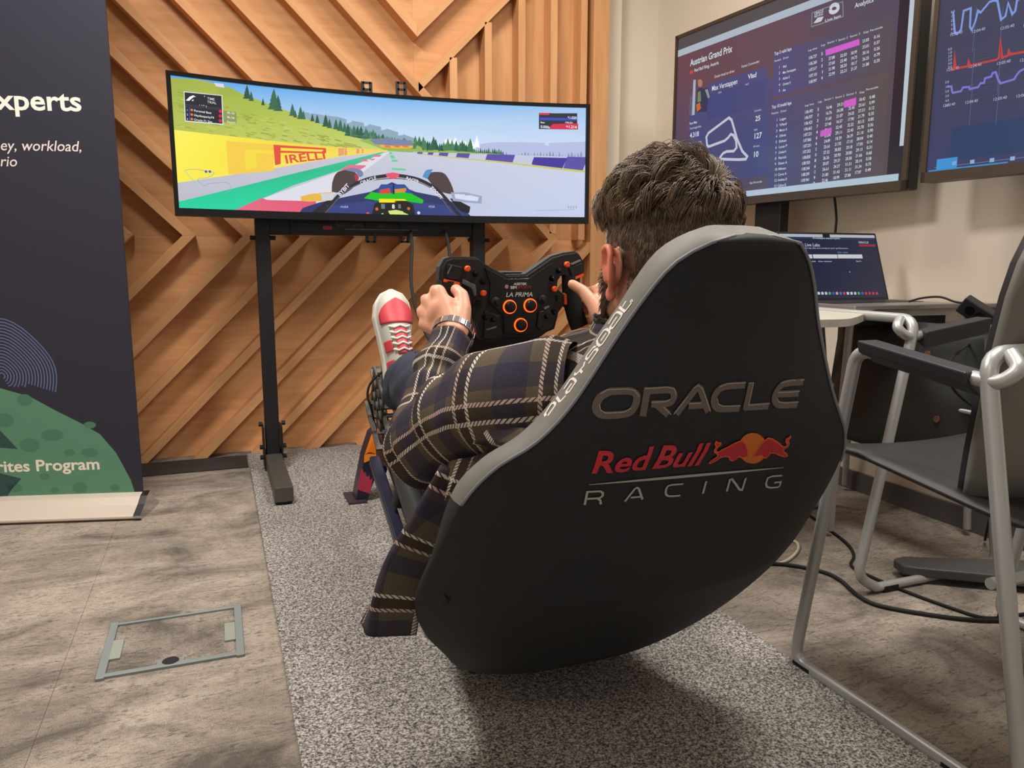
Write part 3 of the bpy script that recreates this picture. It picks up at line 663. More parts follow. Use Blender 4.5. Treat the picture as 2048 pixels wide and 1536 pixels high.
a=ta(165,545); b_=ta(600,985); TA.poly([(a[0],b_[1]),(b_[0],b_[1]),(b_[0],a[1]-.012),(a[0],a[1]-.012)],'#404a7a',2)
a=ta(640,300); b_=ta(1245,985); TA.poly([(a[0],ta(640,545)[1]),(b_[0],ta(640,545)[1]),(b_[0],a[1]),(a[0],a[1])],['#454a80','#554d56','#554d56','#474a7c'],2)
TA.poly([(a[0],zA0+.05),(b_[0],zA0+.05),(b_[0],ta(640,560)[1]),(a[0],ta(640,560)[1])],['#414972','#574b50','#57504f','#45497a'],2)
TA.poly([(ta(270,400)[0],ta(600,590)[1]),(ta(600,400)[0],ta(600,590)[1]),(ta(600,400)[0],ta(600,370)[1]),(ta(270,400)[0],ta(600,370)[1])],'#454a7c',2)
def tt(t,x,y,h,c='#d6dfe8',bold=.01,wx=None,l=5):
    a=ta(x,y); k=abs(ta(x,y-h)[1]-a[1]); wd=None
    if wx: wd=ta(wx,y)[0]-a[0]
    TA.text(t,a[0],a[1],k/.7,c,l,bold=bold,width=wd)
tt('Austrian Grand Prix',167,372,36,wx=400,bold=.018); tt('Red Bull Ring, Austria',190,405,18,wx=325)
panelr(165,400,183,412,'#c9434e',5)
tt('Oracle virtual car driver',303,440,16,wx=415,bold=0); tt('Fastest Commander',455,382,14,wx=555,bold=0); tt('Max Verstappen',288,512,28,wx=430,bold=.012); tt('Vlad',492,445,26,wx=538,bold=.02)
tt('1:05.0',322,528,10,wx=342,bold=0); tt('1:06.3',474,482,10,wx=495,bold=0)
tt('Race Map',163,702,13,wx=205); tt('Track length (km)',163,730,12,wx=228,bold=0); tt('4.318',165,775,26,wx=215,bold=.02); tt('Race distance (km)',163,815,12,wx=230,bold=0); tt('306.452',162,868,28,wx=232,bold=.02)
for t,x,y,h in (('Corners',528,630,11),('25',533,682,28),('Laps',525,735,11),('127',523,782,30),('Drivers',522,830,11),('10',520,885,30)): tt(t,x,y,h,bold=.02 if h>20 else 0)
# portrait and race-number strip beside it
tp([(185,450),(198,448),(192,645),(176,650)],'#aab4c4',4); tp([(165,540),(180,535),(176,645),(160,650)],'#5d5a74',4)
tp([(210,450),(225,445),(235,455),(235,480),(225,492),(212,485)],'#b07a6a',5); tp([(205,505),(225,490),(245,500),(262,490),(270,510),(282,540),(268,560),(262,600),(262,628),(200,632),(196,600),(205,560)],'#2a3556',4)
tp([(200,590),(222,575),(228,610),(205,630)],'#c9662e',5); tp([(210,520),(225,510),(228,570),(208,575)],'#6d8a62',5); tp([(250,505),(265,500),(278,545),(268,555)],'#8d97a4',5)
trk=[(258,770),(270,748),(385,662),(400,675),(430,780),(460,850),(488,880),(480,895),(440,898),(340,895),(335,885),(352,862),(372,852),(412,850),(428,830),(425,790),(410,760),(395,755),(380,775),(360,792),(270,825),(262,815)]
TA.stroke([ta(*q) for q in trk],.010,'#c3cad8',5,closed=True)
tt('Top 5 valid laps',640,312,18,wx=735,bold=.014); tt('Position   Driver',640,350,12,wx=720,bold=0)
rr=random.Random(5)
for i,t in enumerate(('Vlad','Max Verstappen','Adrian S','Christian H','Alex')):
    y=385+i*33; tt(str(i+1),665,y,14); tt(t,687,y-2,14,wx=[708,760,725,730,704][i])
for i,t in enumerate(('Lap time','Lap','Sector 1','Sector 2','Sector 3','Gap','Percentile')):
    x=(830,902,938,1000,1065,1140,1178)[i]; tt(t,x,(290,262,248,232,212,190,178)[i],12,wx=x+(50,24,50,52,55,30,70)[i],bold=0)
for i in range(5):
    for k,x in enumerate((832,903,945,1010,1070,1135,1200)):
        y=(335,312,305,290,275,240,218)[k]+(0 if k<2 or k>4 else 33)+i*(34 if k<2 or k>4 else 30)
        if 2<=k<=4 and i==4: continue
        tt('1:0%d.%03d'%(6+i//2,rr.randint(100,999)) if k==0 else (str(rr.randint(1,9)) if k==1 else ('0.%02d'%rr.randint(10,99) if k==6 else '%d.%02d'%(rr.randint(16,32),rr.randint(0,99)))),x,y,17,wx=x+(46,9,34,36,34,36,32)[k],bold=.012)
tp([(928,280),(1118,218),(1121,252),(930,314)],'#d25fd0',6)
tt('Top 10 invalid laps',626,612,18,wx=735,bold=.014); tt('Position   Driver',624,645,12,wx=708,bold=0)
for i,t in enumerate(('Logan','Vlad','Marco A','Olivia','Ethan','Lucas P','Christian H','Patrick','Dieter A','Alfonso','Cyrus A','Andrea D','Callum B','Esteban')):
    y=682+i*31; tt(str(i+1),652-i*1.2,y,14); tt(t,670-i*1,y-3,14,wx=705+(i%3)*3)
for k,x in enumerate((812,885,920,983,1045,1118,1155)):
    tt(('Lap time','Lap','Sector 1','Sector 2','Sector 3','Gap','Percentile')[k],x,(600,580,568,555,540,527,510)[k],12,wx=x+(50,22,50,50,55,28,68)[k],bold=0)
for i in range(14):
    for k,x in enumerate((810,882,930,992,1058,1115,1175)):
        y=(640,624,615,600,587,570,556)[k]+i*(32 if k<2 else 31.5); xx=x-i*1.8
        tt('1:0%d.%03d'%(6+i//4,rr.randint(100,999)) if k==0 else (str(rr.randint(1,12)) if k==1 else ('0.%02d'%rr.randint(10,99) if k==6 else '%d.%02d'%(rr.randint(16,32),rr.randint(0,99)))),xx,y,17,wx=xx+(46,9,34,36,34,36,30)[k],bold=.012)
tp([(1034,568),(1101,548),(1100,590),(1032,606)],'#d25fd0',6); tp([(900,736),(963,718),(962,755),(898,770)],'#d25fd0',6)
tt('Analytics',1092,45,26,wx=1195,bold=.01); tt('Powered by cloud',1070,0,16)
a=ta(848,150); b_=ta(1025,90)
TA.stroke([ta(852,72),ta(1025,8),ta(1028,92),ta(850,150)],.004,'#7d808c',5,closed=True); tt('ORACLE',865,85,16,wx=915); tt('RED BULL',865,100,12,wx=915); tp([(860,130),(885,98),(918,92),(905,118),(880,128)],'#c9cfda',5); tt('Live laps',925,125,16,wx=1012)
TA.stroke(cat2([ta(955,50),ta(965,32),ta(985,25),ta(998,35),ta(995,55),ta(975,68),ta(958,65),ta(955,50)],5),.012,'#cfd5dd',5)
tt('Gap Percentile',500,1035,12,wx=570,bold=0)
b_=ta(1358,820); TA.stroke([(b_[0],b_[1]),(ta(1400,200)[0]-.0,zA1+.15)],.017,'#bccbd8',5)
# taskbar
zt0=ta(1355,978)[1]; TA.rect(sA0,zA0,sA1-.03,zt0+.002,'#b2c6d6',6)
d1,mpA=display('wall_display','large wall display with lap time tables above the laptop','%s'and PA,ANG,sA0,sA1,zA0,zA1,TA,None)
d1['label']='large screen of lap time tables and circuit outline on a bracket above the laptop'
MB().add([mpA(x,z_,h) for h in (-.10,-.056) for x,z_ in ((sA0+.44,.25),(sA0+.57,.25),(sA0+.57,1.5),(sA0+.44,1.5))],[(0,3,2,1),(4,5,6,7),(0,1,5,4),(1,2,6,5),(2,3,7,6),(3,0,4,7)]).build('stand_column',M['black'],d1,bevel=.004)
cable('display_cable',[mpA(fA(1637,398)[0],fA(1637,380)[1],-.07),mpA(fA(1637,430)[0],fA(1637,430)[1],-.085),mpA(fA(1633,465)[0],fA(1633,465)[1],-.09),mpA(fA(1625,500)[0],.6,-.09)],.004,M['rubber'],'thin black cable hanging below the lap time screen')
# second display
PB=(1.93,1.3,0); fB=disp_frame(PB,ANG); TB=Print()
sB0=(fB(1840,366)[0]+fB(1873,0)[0])/2; zB0=fB(1840,366)[1]; sB1=sB0+1.2; zB1=zB0+.80
TB.poly([(sB0,zB0),(sB1,zB0),(sB1,zB1),(sB0,zB1)],['#3a4068','#3f4468','#48454d','#45444c'],0)  # background lightened too, reflected haze is put into the colour
def tb(x,y): return fB(1320+x/2.8132,y/2.8132)
def bs(pts,c,w_,l=3): TB.stroke([tb(*q) for q in pts],w_,c,l)
for k,(c,pts) in enumerate((('#7f9ce0',[(1645,65),(1655,180),(1668,190),(1690,165),(1705,60),(1745,45),(1740,150),(1750,168),(1770,120),(1785,60),(1800,70),(1850,10),(1875,2),(1895,5),(1915,110),(1940,90),(1955,15),(1978,80),(1995,60),(2005,0),(2048,-20),(2090,40),(2150,-30),(2250,20)]),
    ('#c8403c',[(1628,392),(1650,390),(1654,290),(1660,385),(1728,372),(1732,335),(1740,368),(1890,335),(1902,325),(1912,215),(1922,325),(1955,310),(1958,280),(1966,305),(2048,290),(2120,280),(2130,180),(2140,275),(2250,250)]),
    ('#7b7ad0',[(1610,488),(1635,485),(1640,515),(1645,522),(1690,512),(1700,492),(1735,488),(1738,500),(1785,490),(1800,468),(1820,465),(1825,440),(1860,430),(1868,410),(1885,405),(1900,450),(1912,468),(1990,445),(2000,425),(2020,400),(2048,385),(2120,360),(2250,340)]))):
    bs(pts,c,.0055)
    for j in range(6):
        y=[60,285,470][k]+j*[24,20,26][k]; a=tb(1640-(8 if k else 0),y+10); TB.rect(a[0],a[1],sB1-.05,a[1]+.0015,'#4c4a5c',1)
        a=tb(1632-k*16,y+[15,0,0][k]); TB.text('%.1f'%(j*1.0),a[0]-.0,a[1],.009,'#b5c4df',3)
    for j,x in enumerate((1645,1770,1930,2060)): a=tb(x-k*20,[200,398,600][k]-j*18); TB.text('12:0%d:40'%(3+j),a[0]-.01,a[1],.0105,'#b5c4df',3)
    for x in (1775,1925): a=tb(x-k*10,[60,290,480][k]-20); TB.rect(a[0],a[1]-.11,a[0]+.0015,a[1],'#5a6492',1)
a=tb(1640,720); TB.poly([(a[0],tb(1640,900)[1]),(sB1,tb(1640,900)[1]),(sB1,a[1]),(a[0],a[1])],'#2b4166',1)
a=tb(1550,955); TB.rect(a[0],a[1],a[0]+.06,a[1]+.028,'#3f95d8',4); a=tb(1505,980); TB.rect(a[0],a[1],a[0]+.22,a[1]+.010,'#3a8fd0',3)
for x in (1640,1740,1850,1965): a=tb(x,930-(x-1640)*.08); TB.rect(a[0],a[1],a[0]+.012,a[1]+.01,'#8fb2d8',4)
a=tb(1540,945); TB.rect(a[0],a[1],sB1,a[1]+.0015,'#6c7fa8',2)
d2,mpB=display('telemetry_display','',PB,ANG,sB0,sB1,zB0,zB1,TB,None)
d2['label']='screen of blue red and purple telemetry graphs at the right edge of the room'
MB().add([mpB(x,z_,h) for h in (-.10,-.056) for x,z_ in ((sB0+.60,.03),(sB0+.75,.03),(sB0+.75,1.5),(sB0+.60,1.5))],[(0,3,2,1),(4,5,6,7),(0,1,5,4),(1,2,6,5),(2,3,7,6),(3,0,4,7)]).build('stand_column',M['black'],d2,bevel=.004)
# ------------------------------------------------------------------ racing seat
SXC=.57
SPRO=[(.004,.742,.830),(.030,.726,.829),(.053,.720,.824),(.072,.730,.815),(.094,.743,.798),(.115,.756,.769),(.143,.775,.719),(.190,.797,.637),(.228,.816,.590),(.268,.846,.555),(.298,.880,.506),(.315,.935,.424),(.326,1.011,.320),(.299,1.067,.240),(.257,1.119,.175),(.216,1.191,.108),(.185,1.280,.062),(.170,1.400,.075)]
_sp3=cat(SPRO,10); _L=[0]
for a,b in zip(_sp3[:-1],_sp3[1:]): _L.append(_L[-1]+math.hypot(b.y-a.y,b.z-a.z))
LT=_L[-1]
def sprof(L):
    L=min(max(L,0),LT-1e-6); i=int(np.searchsorted(_L,L))-1; i=max(i,0); t=(L-_L[i])/max(1e-9,_L[i+1]-_L[i]); return _sp3[i].lerp(_sp3[i+1],t)
def stan(L):
    a=sprof(L-.03 if L>.03 else 0); b=sprof(L+.03); return Vector((0,b.y-a.y,b.z-a.z)).normalized()
def sbul(L):
    f=L/LT
    return float(np.interp(f,[0,.06,.3,.5,.7,.85,1],[.004,.011,.045,.078,.049,.028,.03]))
def sback(x,L,h=0):      # x signed from the seat's middle
    e=sprof(L); t=stan(L); n=Vector((0,t.z,-t.y)); u=min(1,abs(x)/max(e.x,1e-4))   # n points back-down, towards the rear
    if n.y>0: n=-n
    return Vector((SXC+x,e.y,e.z))+n*(sbul(L)*(1-u**3.2)*(1 if u<1 else 0)+h)
def srim(L):
    tf=float(np.interp(L,[0,.05,.11],[1,.9,0])); k=float(np.interp(L,[.37,.50],[1,.35])); return Vector((0,float(np.interp(L,[.12,.22],[.044,.051])),.014*tf))*k
NR,NC=84,45
us=[math.sin(PI/2*(-1+2*k/(NC-1)))*1.0 for k in range(NC)]
def grid(fn):
    V=[];Fc=[]
    for i in range(NR):
        L=LT*i/(NR-1); e=sprof(L)
        for u in us: V.append(fn(u*e.x,L))
    for i in range(NR-1):
        for k in range(NC-1): a=i*NC+k; Fc.append((a,a+1,a+NC+1,a+NC))
    return V,Fc
seat=thing('racing_seat','black wraparound racing seat back with white and red team lettering','racing seat',(SXC,1.2,.01))
V,Fc=grid(lambda x,L:sback(x,L)); shell=MB().add(V,Fc).build('seat_shell',M['seatcloth'],seat,smooth='all')
V,Fc=grid(lambda x,L:sback(x*.98,.045+L*(LT-.045)/LT)+srim(L)*.8); MB().add(V,Fc).build('seat_liner',M['seatcloth'],seat,smooth='all')
# binding strip round the edge
V=[];Fc=[];path=[(-1,LT*i/119) for i in range(119,-1,-1)]+[(1,LT*i/119) for i in range(120)]
for sg,L in path:
    e=sprof(L); p=sback(sg*e.x,L); r=srim(L); o_=Vector((sg*.0012,0,.0008))
    for q in (0,.04,.5,.96,1): V.append(p+r*q+o_*(1 if .01<q<.99 else 0)+Vector((sg*.002*math.sin(PI*q),0,0)))
Fl=[]
for i in range(len(path)-1):
    for k in range(4): a=i*5+k; (Fc if path[i][1]<.40 else Fl).append((a,a+1,a+6,a+5))
def compact(V,Fs):
    ids=sorted({i for f in Fs for i in f}); mp_={a:b for b,a in enumerate(ids)}; return MB().add([V[i] for i in ids],[tuple(mp_[i] for i in f) for f in Fs])
compact(V,Fc).build('seat_binding',M['seatband'],seat,smooth='all')
for a_ in (0,1): compact(V,[f for f in Fl if (f[0]>=120*5)==bool(a_)]).build('lower_edge_wrap',M['seatcloth'],seat,smooth='all')
# piping seam between the shell and the binding
for sg in (-1,1):
    MB().tube([sback(sg*sprof(LT*i/80).x,LT*i/80)+Vector((sg*.001,-.001,0)) for i in range(81) if LT*i/80<.40],.0022,6).build('edge_piping',mat('grey_piping','#7b7d86',.5),seat,smooth='all')
def proj(p):
    d=np.array(p)-C0; z=d@FW; return np.array([1024+F*(d@RT)/z,768-F*(d@UP)/z])
def solve(fn,px,py,x0,y0,it=14):
    x=np.array([x0,y0],float)
    for _ in range(it):
        r=proj(fn(*x))-np.array([px,py]); e=1e-4
        J=np.column_stack([(proj(fn(x[0]+e,x[1]))-proj(fn(*x)))/e,(proj(fn(x[0],x[1]+e))-proj(fn(*x)))/e])
        d=np.linalg.lstsq(J,r,rcond=None)[0]; n=np.linalg.norm(d); x=x-d*min(1,.08/max(n,1e-9))
    return float(x[0]),float(x[1])
def sb(x,L): e=sprof(L); return sback(max(-e.x*.999,min(e.x*.999,x)),L)
def zs(x,y): return solve(sb,1140+x/4.096,740+y/4.096,0,.33)
SP_=Print(); wz=1/1330
def ss(pts,wpx_,c,l,closed=False,sm=True):
    q=[zs(*p) for p in pts]
    if sm: q=cat2(q+([q[0]] if closed else []),5); 
    if closed: q=q[:-1]
    # y axis of the print runs down the seat
    SP_.stroke(q,wpx_/4.096*wz,c,l,closed=closed)
OR='#625952'; HL='#a59c92'
oracle=[([(330,173),(460,169),(515,178),(545,212),(538,270),(505,328),(450,357),(300,368),(240,358),(212,322),(220,268),(255,213)],True,True),
 ([(593,376),(629,168),(632,168),(790,158)],False,False),([(785,159),(832,168),(848,205),(835,245),(800,268),(700,278)],False,True),([(662,277),(702,275),(802,362)],False,False),
 ([(866,360),(1020,160),(1045,142),(1066,160),(1126,342)],False,False),([(968,290),(1090,283)],False,False),
 ([(1430,120),(1300,128),(1235,145),(1190,190),(1172,245),(1185,292),(1230,314),(1385,310)],False,True),
 ([(1480,102),(1436,298),(1440,302),(1622,290)],False,False),
 ([(1905,94),(1800,102),(1735,118),(1688,170),(1668,225),(1682,265),(1725,284),(1858,278)],False,True),([(1695,195),(1868,187)],False,False)]
for pts,cl,sm in oracle: ss(pts,46,OR,2,cl,sm)
for pts in ([(250,195),(300,160),(470,152),(530,168),(563,215)],[(240,280),(250,325),(290,350),(440,342),(500,310)],[(608,150),(800,138),(850,152),(866,200)],[(662,262),(780,256),(815,240)],[(1010,145),(1045,122),(1080,150),(1146,338)],[(968,274),(1068,268)],[(1434,102),(1290,110),(1220,135)],[(1200,230),(1210,275),(1250,294),(1390,290)],[(1460,105),(1498,102),(1458,285),(1630,272)],[(1914,78),(1790,86),(1720,105)],[(1695,183),(1876,172)],[(1690,230),(1705,258),(1745,268),(1866,260)],[(760,300),(824,362)],[(845,360),(960,215)]):
    ss(pts,5,HL,3,False,False)
RC_='#c32a39'
def stext(t,x0,y0,x1,y1,capx,c,l,shear,bold):
    a=zs(x0,y0); b=zs(x1,y1); tp_=zs(x0+ (x1-x0)*.02,y0-capx); V,T,w_=text_tris(t,bold,1.0)
    L=math.hypot(b[0]-a[0],b[1]-a[1]); k=abs(tp_[1]-a[1])/.70; rot=math.atan2(b[1]-a[1],b[0]-a[0])
    cr,sr=math.cos(rot),math.sin(rot); out=[]
    for p,q in V:
        X=p/w_*L+q*k*shear; Y=-q*k; out.append((a[0]+X*cr-Y*sr,a[1]+X*sr+Y*cr))
    SP_.tris(out,T,c,l)
stext('Red',160,838,615,806,182,RC_,2,.12,.022); stext('Bull',655,800,1052,770,182,RC_,2,.12,.022)
a=zs(1492,636); cc=[zs(1492+118*math.cos(2*PI*k/32),636+125*math.sin(2*PI*k/32)) for k in range(32)]; SP_.poly(cc,'#c8691f',2)
bl=[(1190,582),(1205,592),(1228,592),(1230,606),(1212,620),(1192,645),(1190,662),(1210,668),(1235,650),(1290,625),(1330,602),(1380,580),(1415,575),(1440,610),(1450,650),(1455,700),(1430,705),(1400,712),(1380,700),(1360,720),(1330,738),(1305,728),(1300,705),(1260,700),(1220,715),(1190,738),(1150,758),(1135,755),(1150,738),(1185,715),(1205,700),(1205,680),(1180,668),(1178,650),(1195,620),(1183,600)]
brr=[(1800,535),(1790,548),(1765,560),(1762,580),(1775,600),(1760,622),(1735,622),(1700,590),(1650,560),(1615,552),(1580,580),(1540,630),(1510,680),(1495,700),(1520,702),(1560,690),(1580,712),(1605,715),(1625,695),(1635,672),(1680,675),(1720,695),(1755,705),(1775,700),(1770,680),(1745,665),(1745,640),(1780,622),(1790,600),(1780,570),(1800,550)]
for bpts in (bl,brr):
    q=[zs(*p) for p in bpts]; SP_.poly(q,'#b3252f',3); SP_.stroke(q,.0017,'#d9562b',4,closed=True)
for a_,b_ in (((1400,590),(1430,650)),((1330,640),(1370,690)),((1600,590),(1560,650)),((1640,620),(1600,680))): SP_.stroke([zs(*a_),zs(*b_)],.0008,'#8e1c27',4)
for i in range(30):
    pass
up_=[zs(155+(1745-155)*t/24,932-(932-792)*t/24-9*math.sin(PI*t/24)) for t in range(25)]; dn=[zs(155+(1745-155)*t/24,936-(936-796)*t/24+9*math.sin(PI*t/24)) for t in range(25)]
SP_.poly(up_+dn[::-1],'#aba69f',2)
for pts,sm in (([(118,1100),(140,993),(245,988),(266,1000),(265,1025),(240,1044),(140,1050)],False),([(225,1048),(245,1062),(250,1095)],False),([(446,1072),(528,968),(545,958),(560,966),(590,1055)],False),([(495,1040),(578,1032)],False),([(924,928),(830,936),(795,950),(780,990),(788,1018),(815,1028),(900,1024)],True),([(1112,906),(1084,1008)],False),([(1280,990),(1306,893),(1322,888),(1385,975),(1405,978),(1436,880)],False),([(1732,860),(1650,866),(1615,880),(1600,925),(1608,952),(1640,960),(1700,955),(1712,945),(1722,912),(1668,918)],False)):
    ss(pts,17,'#aaa59d',2,False,sm)
def smap(x,L,h):
    e=sprof(L); x=max(-e.x*.999,min(e.x*.999,x)); p=sback(x,L); a=sback(x+.002,L)-sback(x-.002,L); b=sback(x,L+.002)-sback(x,L-.002); n=a.cross(b).normalized()
    if n.y>0: n=-n
    return p+n*(h+.0011)
SP_.build('printed_lettering',smap,attr_mat('seat_print',rough=.55,spec=.4),shell,cutx=[-.3+.02*k for k in range(31)],cuty=[.02*k for k in range(5,45)],eps=.00012)
# lettering on the grey binding
def sbind(L,q): e=sprof(L); return sback(-e.x,L)+srim(L)*q
def zb_(x,y): return solve(sbind,1080+x/5.909,580+y/5.909,.25,.5)
BP_=Print()
for pts,cl in (([(98,1492),(88,1468),(165,1348),(190,1332),(212,1345),(208,1368),(122,1488)],0),([(228,1268),(258,1318),(272,1316),(335,1252)],0),([(314,1172),(385,1065),(410,1048),(440,1062),(455,1088),(380,1200),(345,1222),(340,1200),(405,1108)],0),
  ([(436,988),(448,1004),(468,992),(545,900),(560,850)],0),([(500,945),(528,980)],0),([(692,672),(662,680),(582,780),(572,812),(590,822),(668,715),(700,700),(712,722),(605,874)],0),
  ([(738,664),(708,640),(704,598),(782,482),(815,466),(848,486),(852,515),(770,640),(738,664)],0),([(748,604),(812,512)],0),([(840,406),(905,298),(935,268),(965,270),(1000,292),(985,325),(895,450),(866,462),(858,440),(938,322)],0),
  ([(966,206),(1004,240),(1034,258),(1112,160)],0),([(1046,134),(1004,205)],0),([(1098,130),(1118,120),(1124,142),(1104,152),(1098,130)],0)):
    q=[zb_(*p) for p in pts]; wd=.0031 if pts[0]!=(1098,130) else .0012
    BP_.stroke([(a,b*.055) for a,b in q],wd,'#e3ddd4',2)
def bindmap(L,q,h): p=sbind(L,q/.055); return p+Vector((-(h+.0032+.002*0),-.0,.0006))
BP_.build('binding_lettering',lambda L,q,h:bindmap(L,q,h),attr_mat('binding_print',rough=.5),seat,eps=.0001)
# seat base running forward under the thighs
V=[];Fc=[];st_=[(1.16,.262,.10,.34),(1.3,.235,.055,.30),(1.45,.22,.09,.29),(1.6,.21,.15,.31),(1.75,.205,.22,.36),(1.86,.20,.27,.39),(1.885,.195,.29,.385)]
st_=[tuple(np.array([np.interp(t,range(7),[s[k] for s in st_]) for k in range(4)])) for t in np.linspace(0,6,25)]
for y,wd,zb,zt in st_:
    prof=[]
    for k in range(17):
        a=PI*k/16; x=-wd*math.copysign(abs(math.cos(a))**.35,math.cos(a)); z_=zt-(zt-zb)*abs(math.sin(a))**.6; prof.append((x,z_))
    inn=[(x*.86,min(zt,z_+.03)) for x,z_ in prof[::-1]]
    for x,z_ in prof+inn: V.append((SXC+x,y,z_))
m_=34
for i in range(len(st_)-1):
    for k in range(m_): a=i*m_+k; b_=i*m_+(k+1)%m_; Fc.append((a,b_,b_+m_,a+m_))
Fc+=[tuple(range(m_)),tuple((len(st_)-1)*m_+k for k in range(m_-1,-1,-1))]
MB().add(V,Fc).build('seat_base',mat('seat_base_cloth','#2a2d2b',.6,bump=.1,bscale=1500),seat,smooth='all')
q=solve(sb,885,1197,-.28,.75); p=sb(*q)
bt=MB().lathe(p+Vector((-.0,-.002,0)),(-.8,-.6,.0),[(.009,-.004),(.009,.003),(.006,.005)],14).build('side_bolt',M['rubber'],seat)
for x in (.43,.725):
    MB().prism([(1.325,.010),(1.43,.010),(1.42,.035),(1.39,.085),(1.35,.085)],lambda a,b,h:(x+h,a,b),-.012,.012).build('floor_bracket',M['blackm'],seat,bevel=.002)
MB().box((.578,1.37,.022),(.31,.05,.02)).build('cross_member',M['blackm'],seat,bevel=.002)
# ------------------------------------------------------------------ rig frame, pedals, wheel base
rig=thing('rig_frame','navy and black sloping steel frame of the racing rig with arched front stand','rig frame',(SXC,1.9,.01))
for sg in (-1,1):
    x=SXC+sg*.185
    MB().tube(roundpath([(x,1.50,.045),(x,1.66,.085),(x,2.05,.245),(x,2.08,.258)],.05),.021,4).build('side_rail',M['navyp'],rig,bevel=.004)
    MB().tube([(x-sg*-.0-sg*.032,1.40,.07),(x-sg*.032,1.66,.115),(x-sg*.032,2.04,.275)],.013,12).build('inner_tube',M['black'],rig,smooth=True)
# arched front stand (navy with red skyline and orange shoulders)
AY0,AY1=2.50,2.58
xo=SXC-.135; xi=SXC+.135
outer=[(xo-.04,.009),(xo-.005,.165),(xo+.02,.235),(xo+.06,.265),(xi-.06,.265),(xi-.02,.235),(xi+.005,.165),(xi+.04,.009),(xi+.0,.009),(xi-.035,.105),(xi-.07,.14),(xo+.07,.14),(xo+.035,.105),(xo+.0,.009)]
arch=MB().prism(outer,lambda a,b,h:(a,h,b),AY0,AY1).build('front_stand',M['navyp'],rig,bevel=.003)
ap=Print()
ap.poly([(xo-.006,.19),(xo+.02,.27),(xo+.05,.298),(xo+.075,.298),(xo+.05,.26),(xo+.05,.20),(xo+.03,.19),(xo+.01,.195)],'#f5821f',1)
ap.poly([(xo-.008,.16),(xo-.006,.19),(xo+.01,.20),(xo+.035,.19),(xo+.03,.172),(xo+.012,.168)],'#f8941e',1)
sk=[(xo-.035,.06),(xo-.018,.14),(xo-.012,.135),(xo-.01,.12),(xo-.004,.125),(xo,.105),(xo+.008,.11),(xo+.010,.09),(xo+.017,.095),(xo+.02,.10),(xo+.010,.035)]
ap.poly(sk,'#b03a52',1); ap.poly([(xo+.055,.25),(xo+.052,.19),(xo+.07,.18),(xo+.075,.22),(xo+.068,.215),(xo+.065,.24),(xo+.06,.23)],'#b8364c',1)
ap.v=[(x,.009+(z-.009)*.875,l) for x,z,l in ap.v]
ap.build('livery_print',lambda x,y,h:(x,AY0-h,y),M['print'],arch,eps=.0008)
for x in (xo-.035,xi+.035): MB().box((x,2.54,.0125),(.06,.13,.007)).build('base_flange',mat('plum_steel','#3a3038',.5),rig)
# pedal box: perforated grey plates
ped=thing('pedal_set','grey perforated pedal plates behind the driver knee with thin cable','pedals',(SXC,2.12,.25))
def perf(name,c,w_,h_,R,parent,m):
    b=MB(); b.box((0,0,h_/2-.008),(w_,.006,.016)); b.box((0,0,-h_/2+.008),(w_,.006,.016)); n=max(2,int(w_/.04))
    for i in range(n+1): b.box((-w_/2+.007+(w_-.014)*i/n,0,0),(.014,.006,h_-.03))
    for j in range(1,3): b.box((0,0,-h_/2+h_*j/3),(w_,.006,.012))
    b.v=[tuple(R@Vector(q)+Vector(c)) for q in b.v]; return b.build(name,m,parent)
for sg in (-1,1):
    R=Matrix.Rotation(PI/2,3,'Z')@Matrix.Rotation(sg*0,3,'Y'); perf('side_plate',(SXC+sg*.155,2.17,.41),.15,.13,Matrix.Rotation(PI/2,3,'Z')@Matrix.Rotation(-.5,3,'Y'),ped,M['grey'])
perf('heel_plate',(SXC,2.16,.34),.36,.20,Matrix.Rotation(-1.0,3,'X'),ped,M['grey'])
perf('pedal_backplate',(SXC,2.24,.43),.30,.16,Matrix.Rotation(-.9,3,'X'),ped,M['grey'])
for x in (.45,.60,.70):
    MB().bar((x,2.20,.40),(x,2.15,.56),.045,.01,up=(0,1,0)).build('pedal',M['alu'],ped,bevel=.002)
MB().bar((SXC-.13,2.16,.30),(SXC-.13,2.33,.48),.02,.02).build('support_arm',M['blackm'],ped); MB().bar((SXC+.13,2.16,.30),(SXC+.13,2.33,.48),.02,.02).build('support_arm',M['blackm'],ped)
cable('pedal_cable',[on(766,742,1,2.15),on(742,765,1,2.15),on(735,790,1,2.15),on(742,815,1,2.15),on(750,850,1,2.2),on(756,872,1,2.3),on(765,905,1,2.4)],.0035,M['rubber'],'thin black cable looping beside the pedal plates left of the knee')
# front uprights of the rig and wheel base
for sg in (-1,1): 
    MB().tube([(SXC+sg*.17,1.85,.20),(SXC+sg*.15,1.66,.52),(SXC+sg*.11,1.60,.60)],.018,10).build('wheel_support',M['blackm'],rig,smooth=True)
MB().bar((SXC-.17,1.60,.60),(SXC+.17,1.60,.60),.10,.014,up=(0,0,1)).build('wheel_shelf',M['blackm'],rig,bevel=.002)
MB().tube([(SXC-.17,2.05,.235),(SXC-.09,2.5,.225)],.014,8).build('front_tube',M['blackm'],rig); MB().tube([(SXC+.17,2.05,.235),(SXC+.09,2.5,.225)],.014,8).build('front_tube',M['blackm'],rig)
wb=thing('wheel_base_motor','black motor housing with red badge behind the steering wheel','wheel motor',(SXC,1.62,.607))
MB().prism([(-.085,0),(.085,0),(.085,.14),(.06,.172),(-.06,.172),(-.085,.14)],lambda a,b,h:(SXC+a,h,.609+b),1.54,1.70).build('housing',M['black'],wb,bevel=.004)
MB().prism([(-.05,.146),(.05,.146),(.038,.166),(-.038,.166)],lambda a,b,h:(SXC+a-.008,h,.609+b),1.538,1.539).build('badge',mat('red_badge','#9c2a2c',.4),wb)
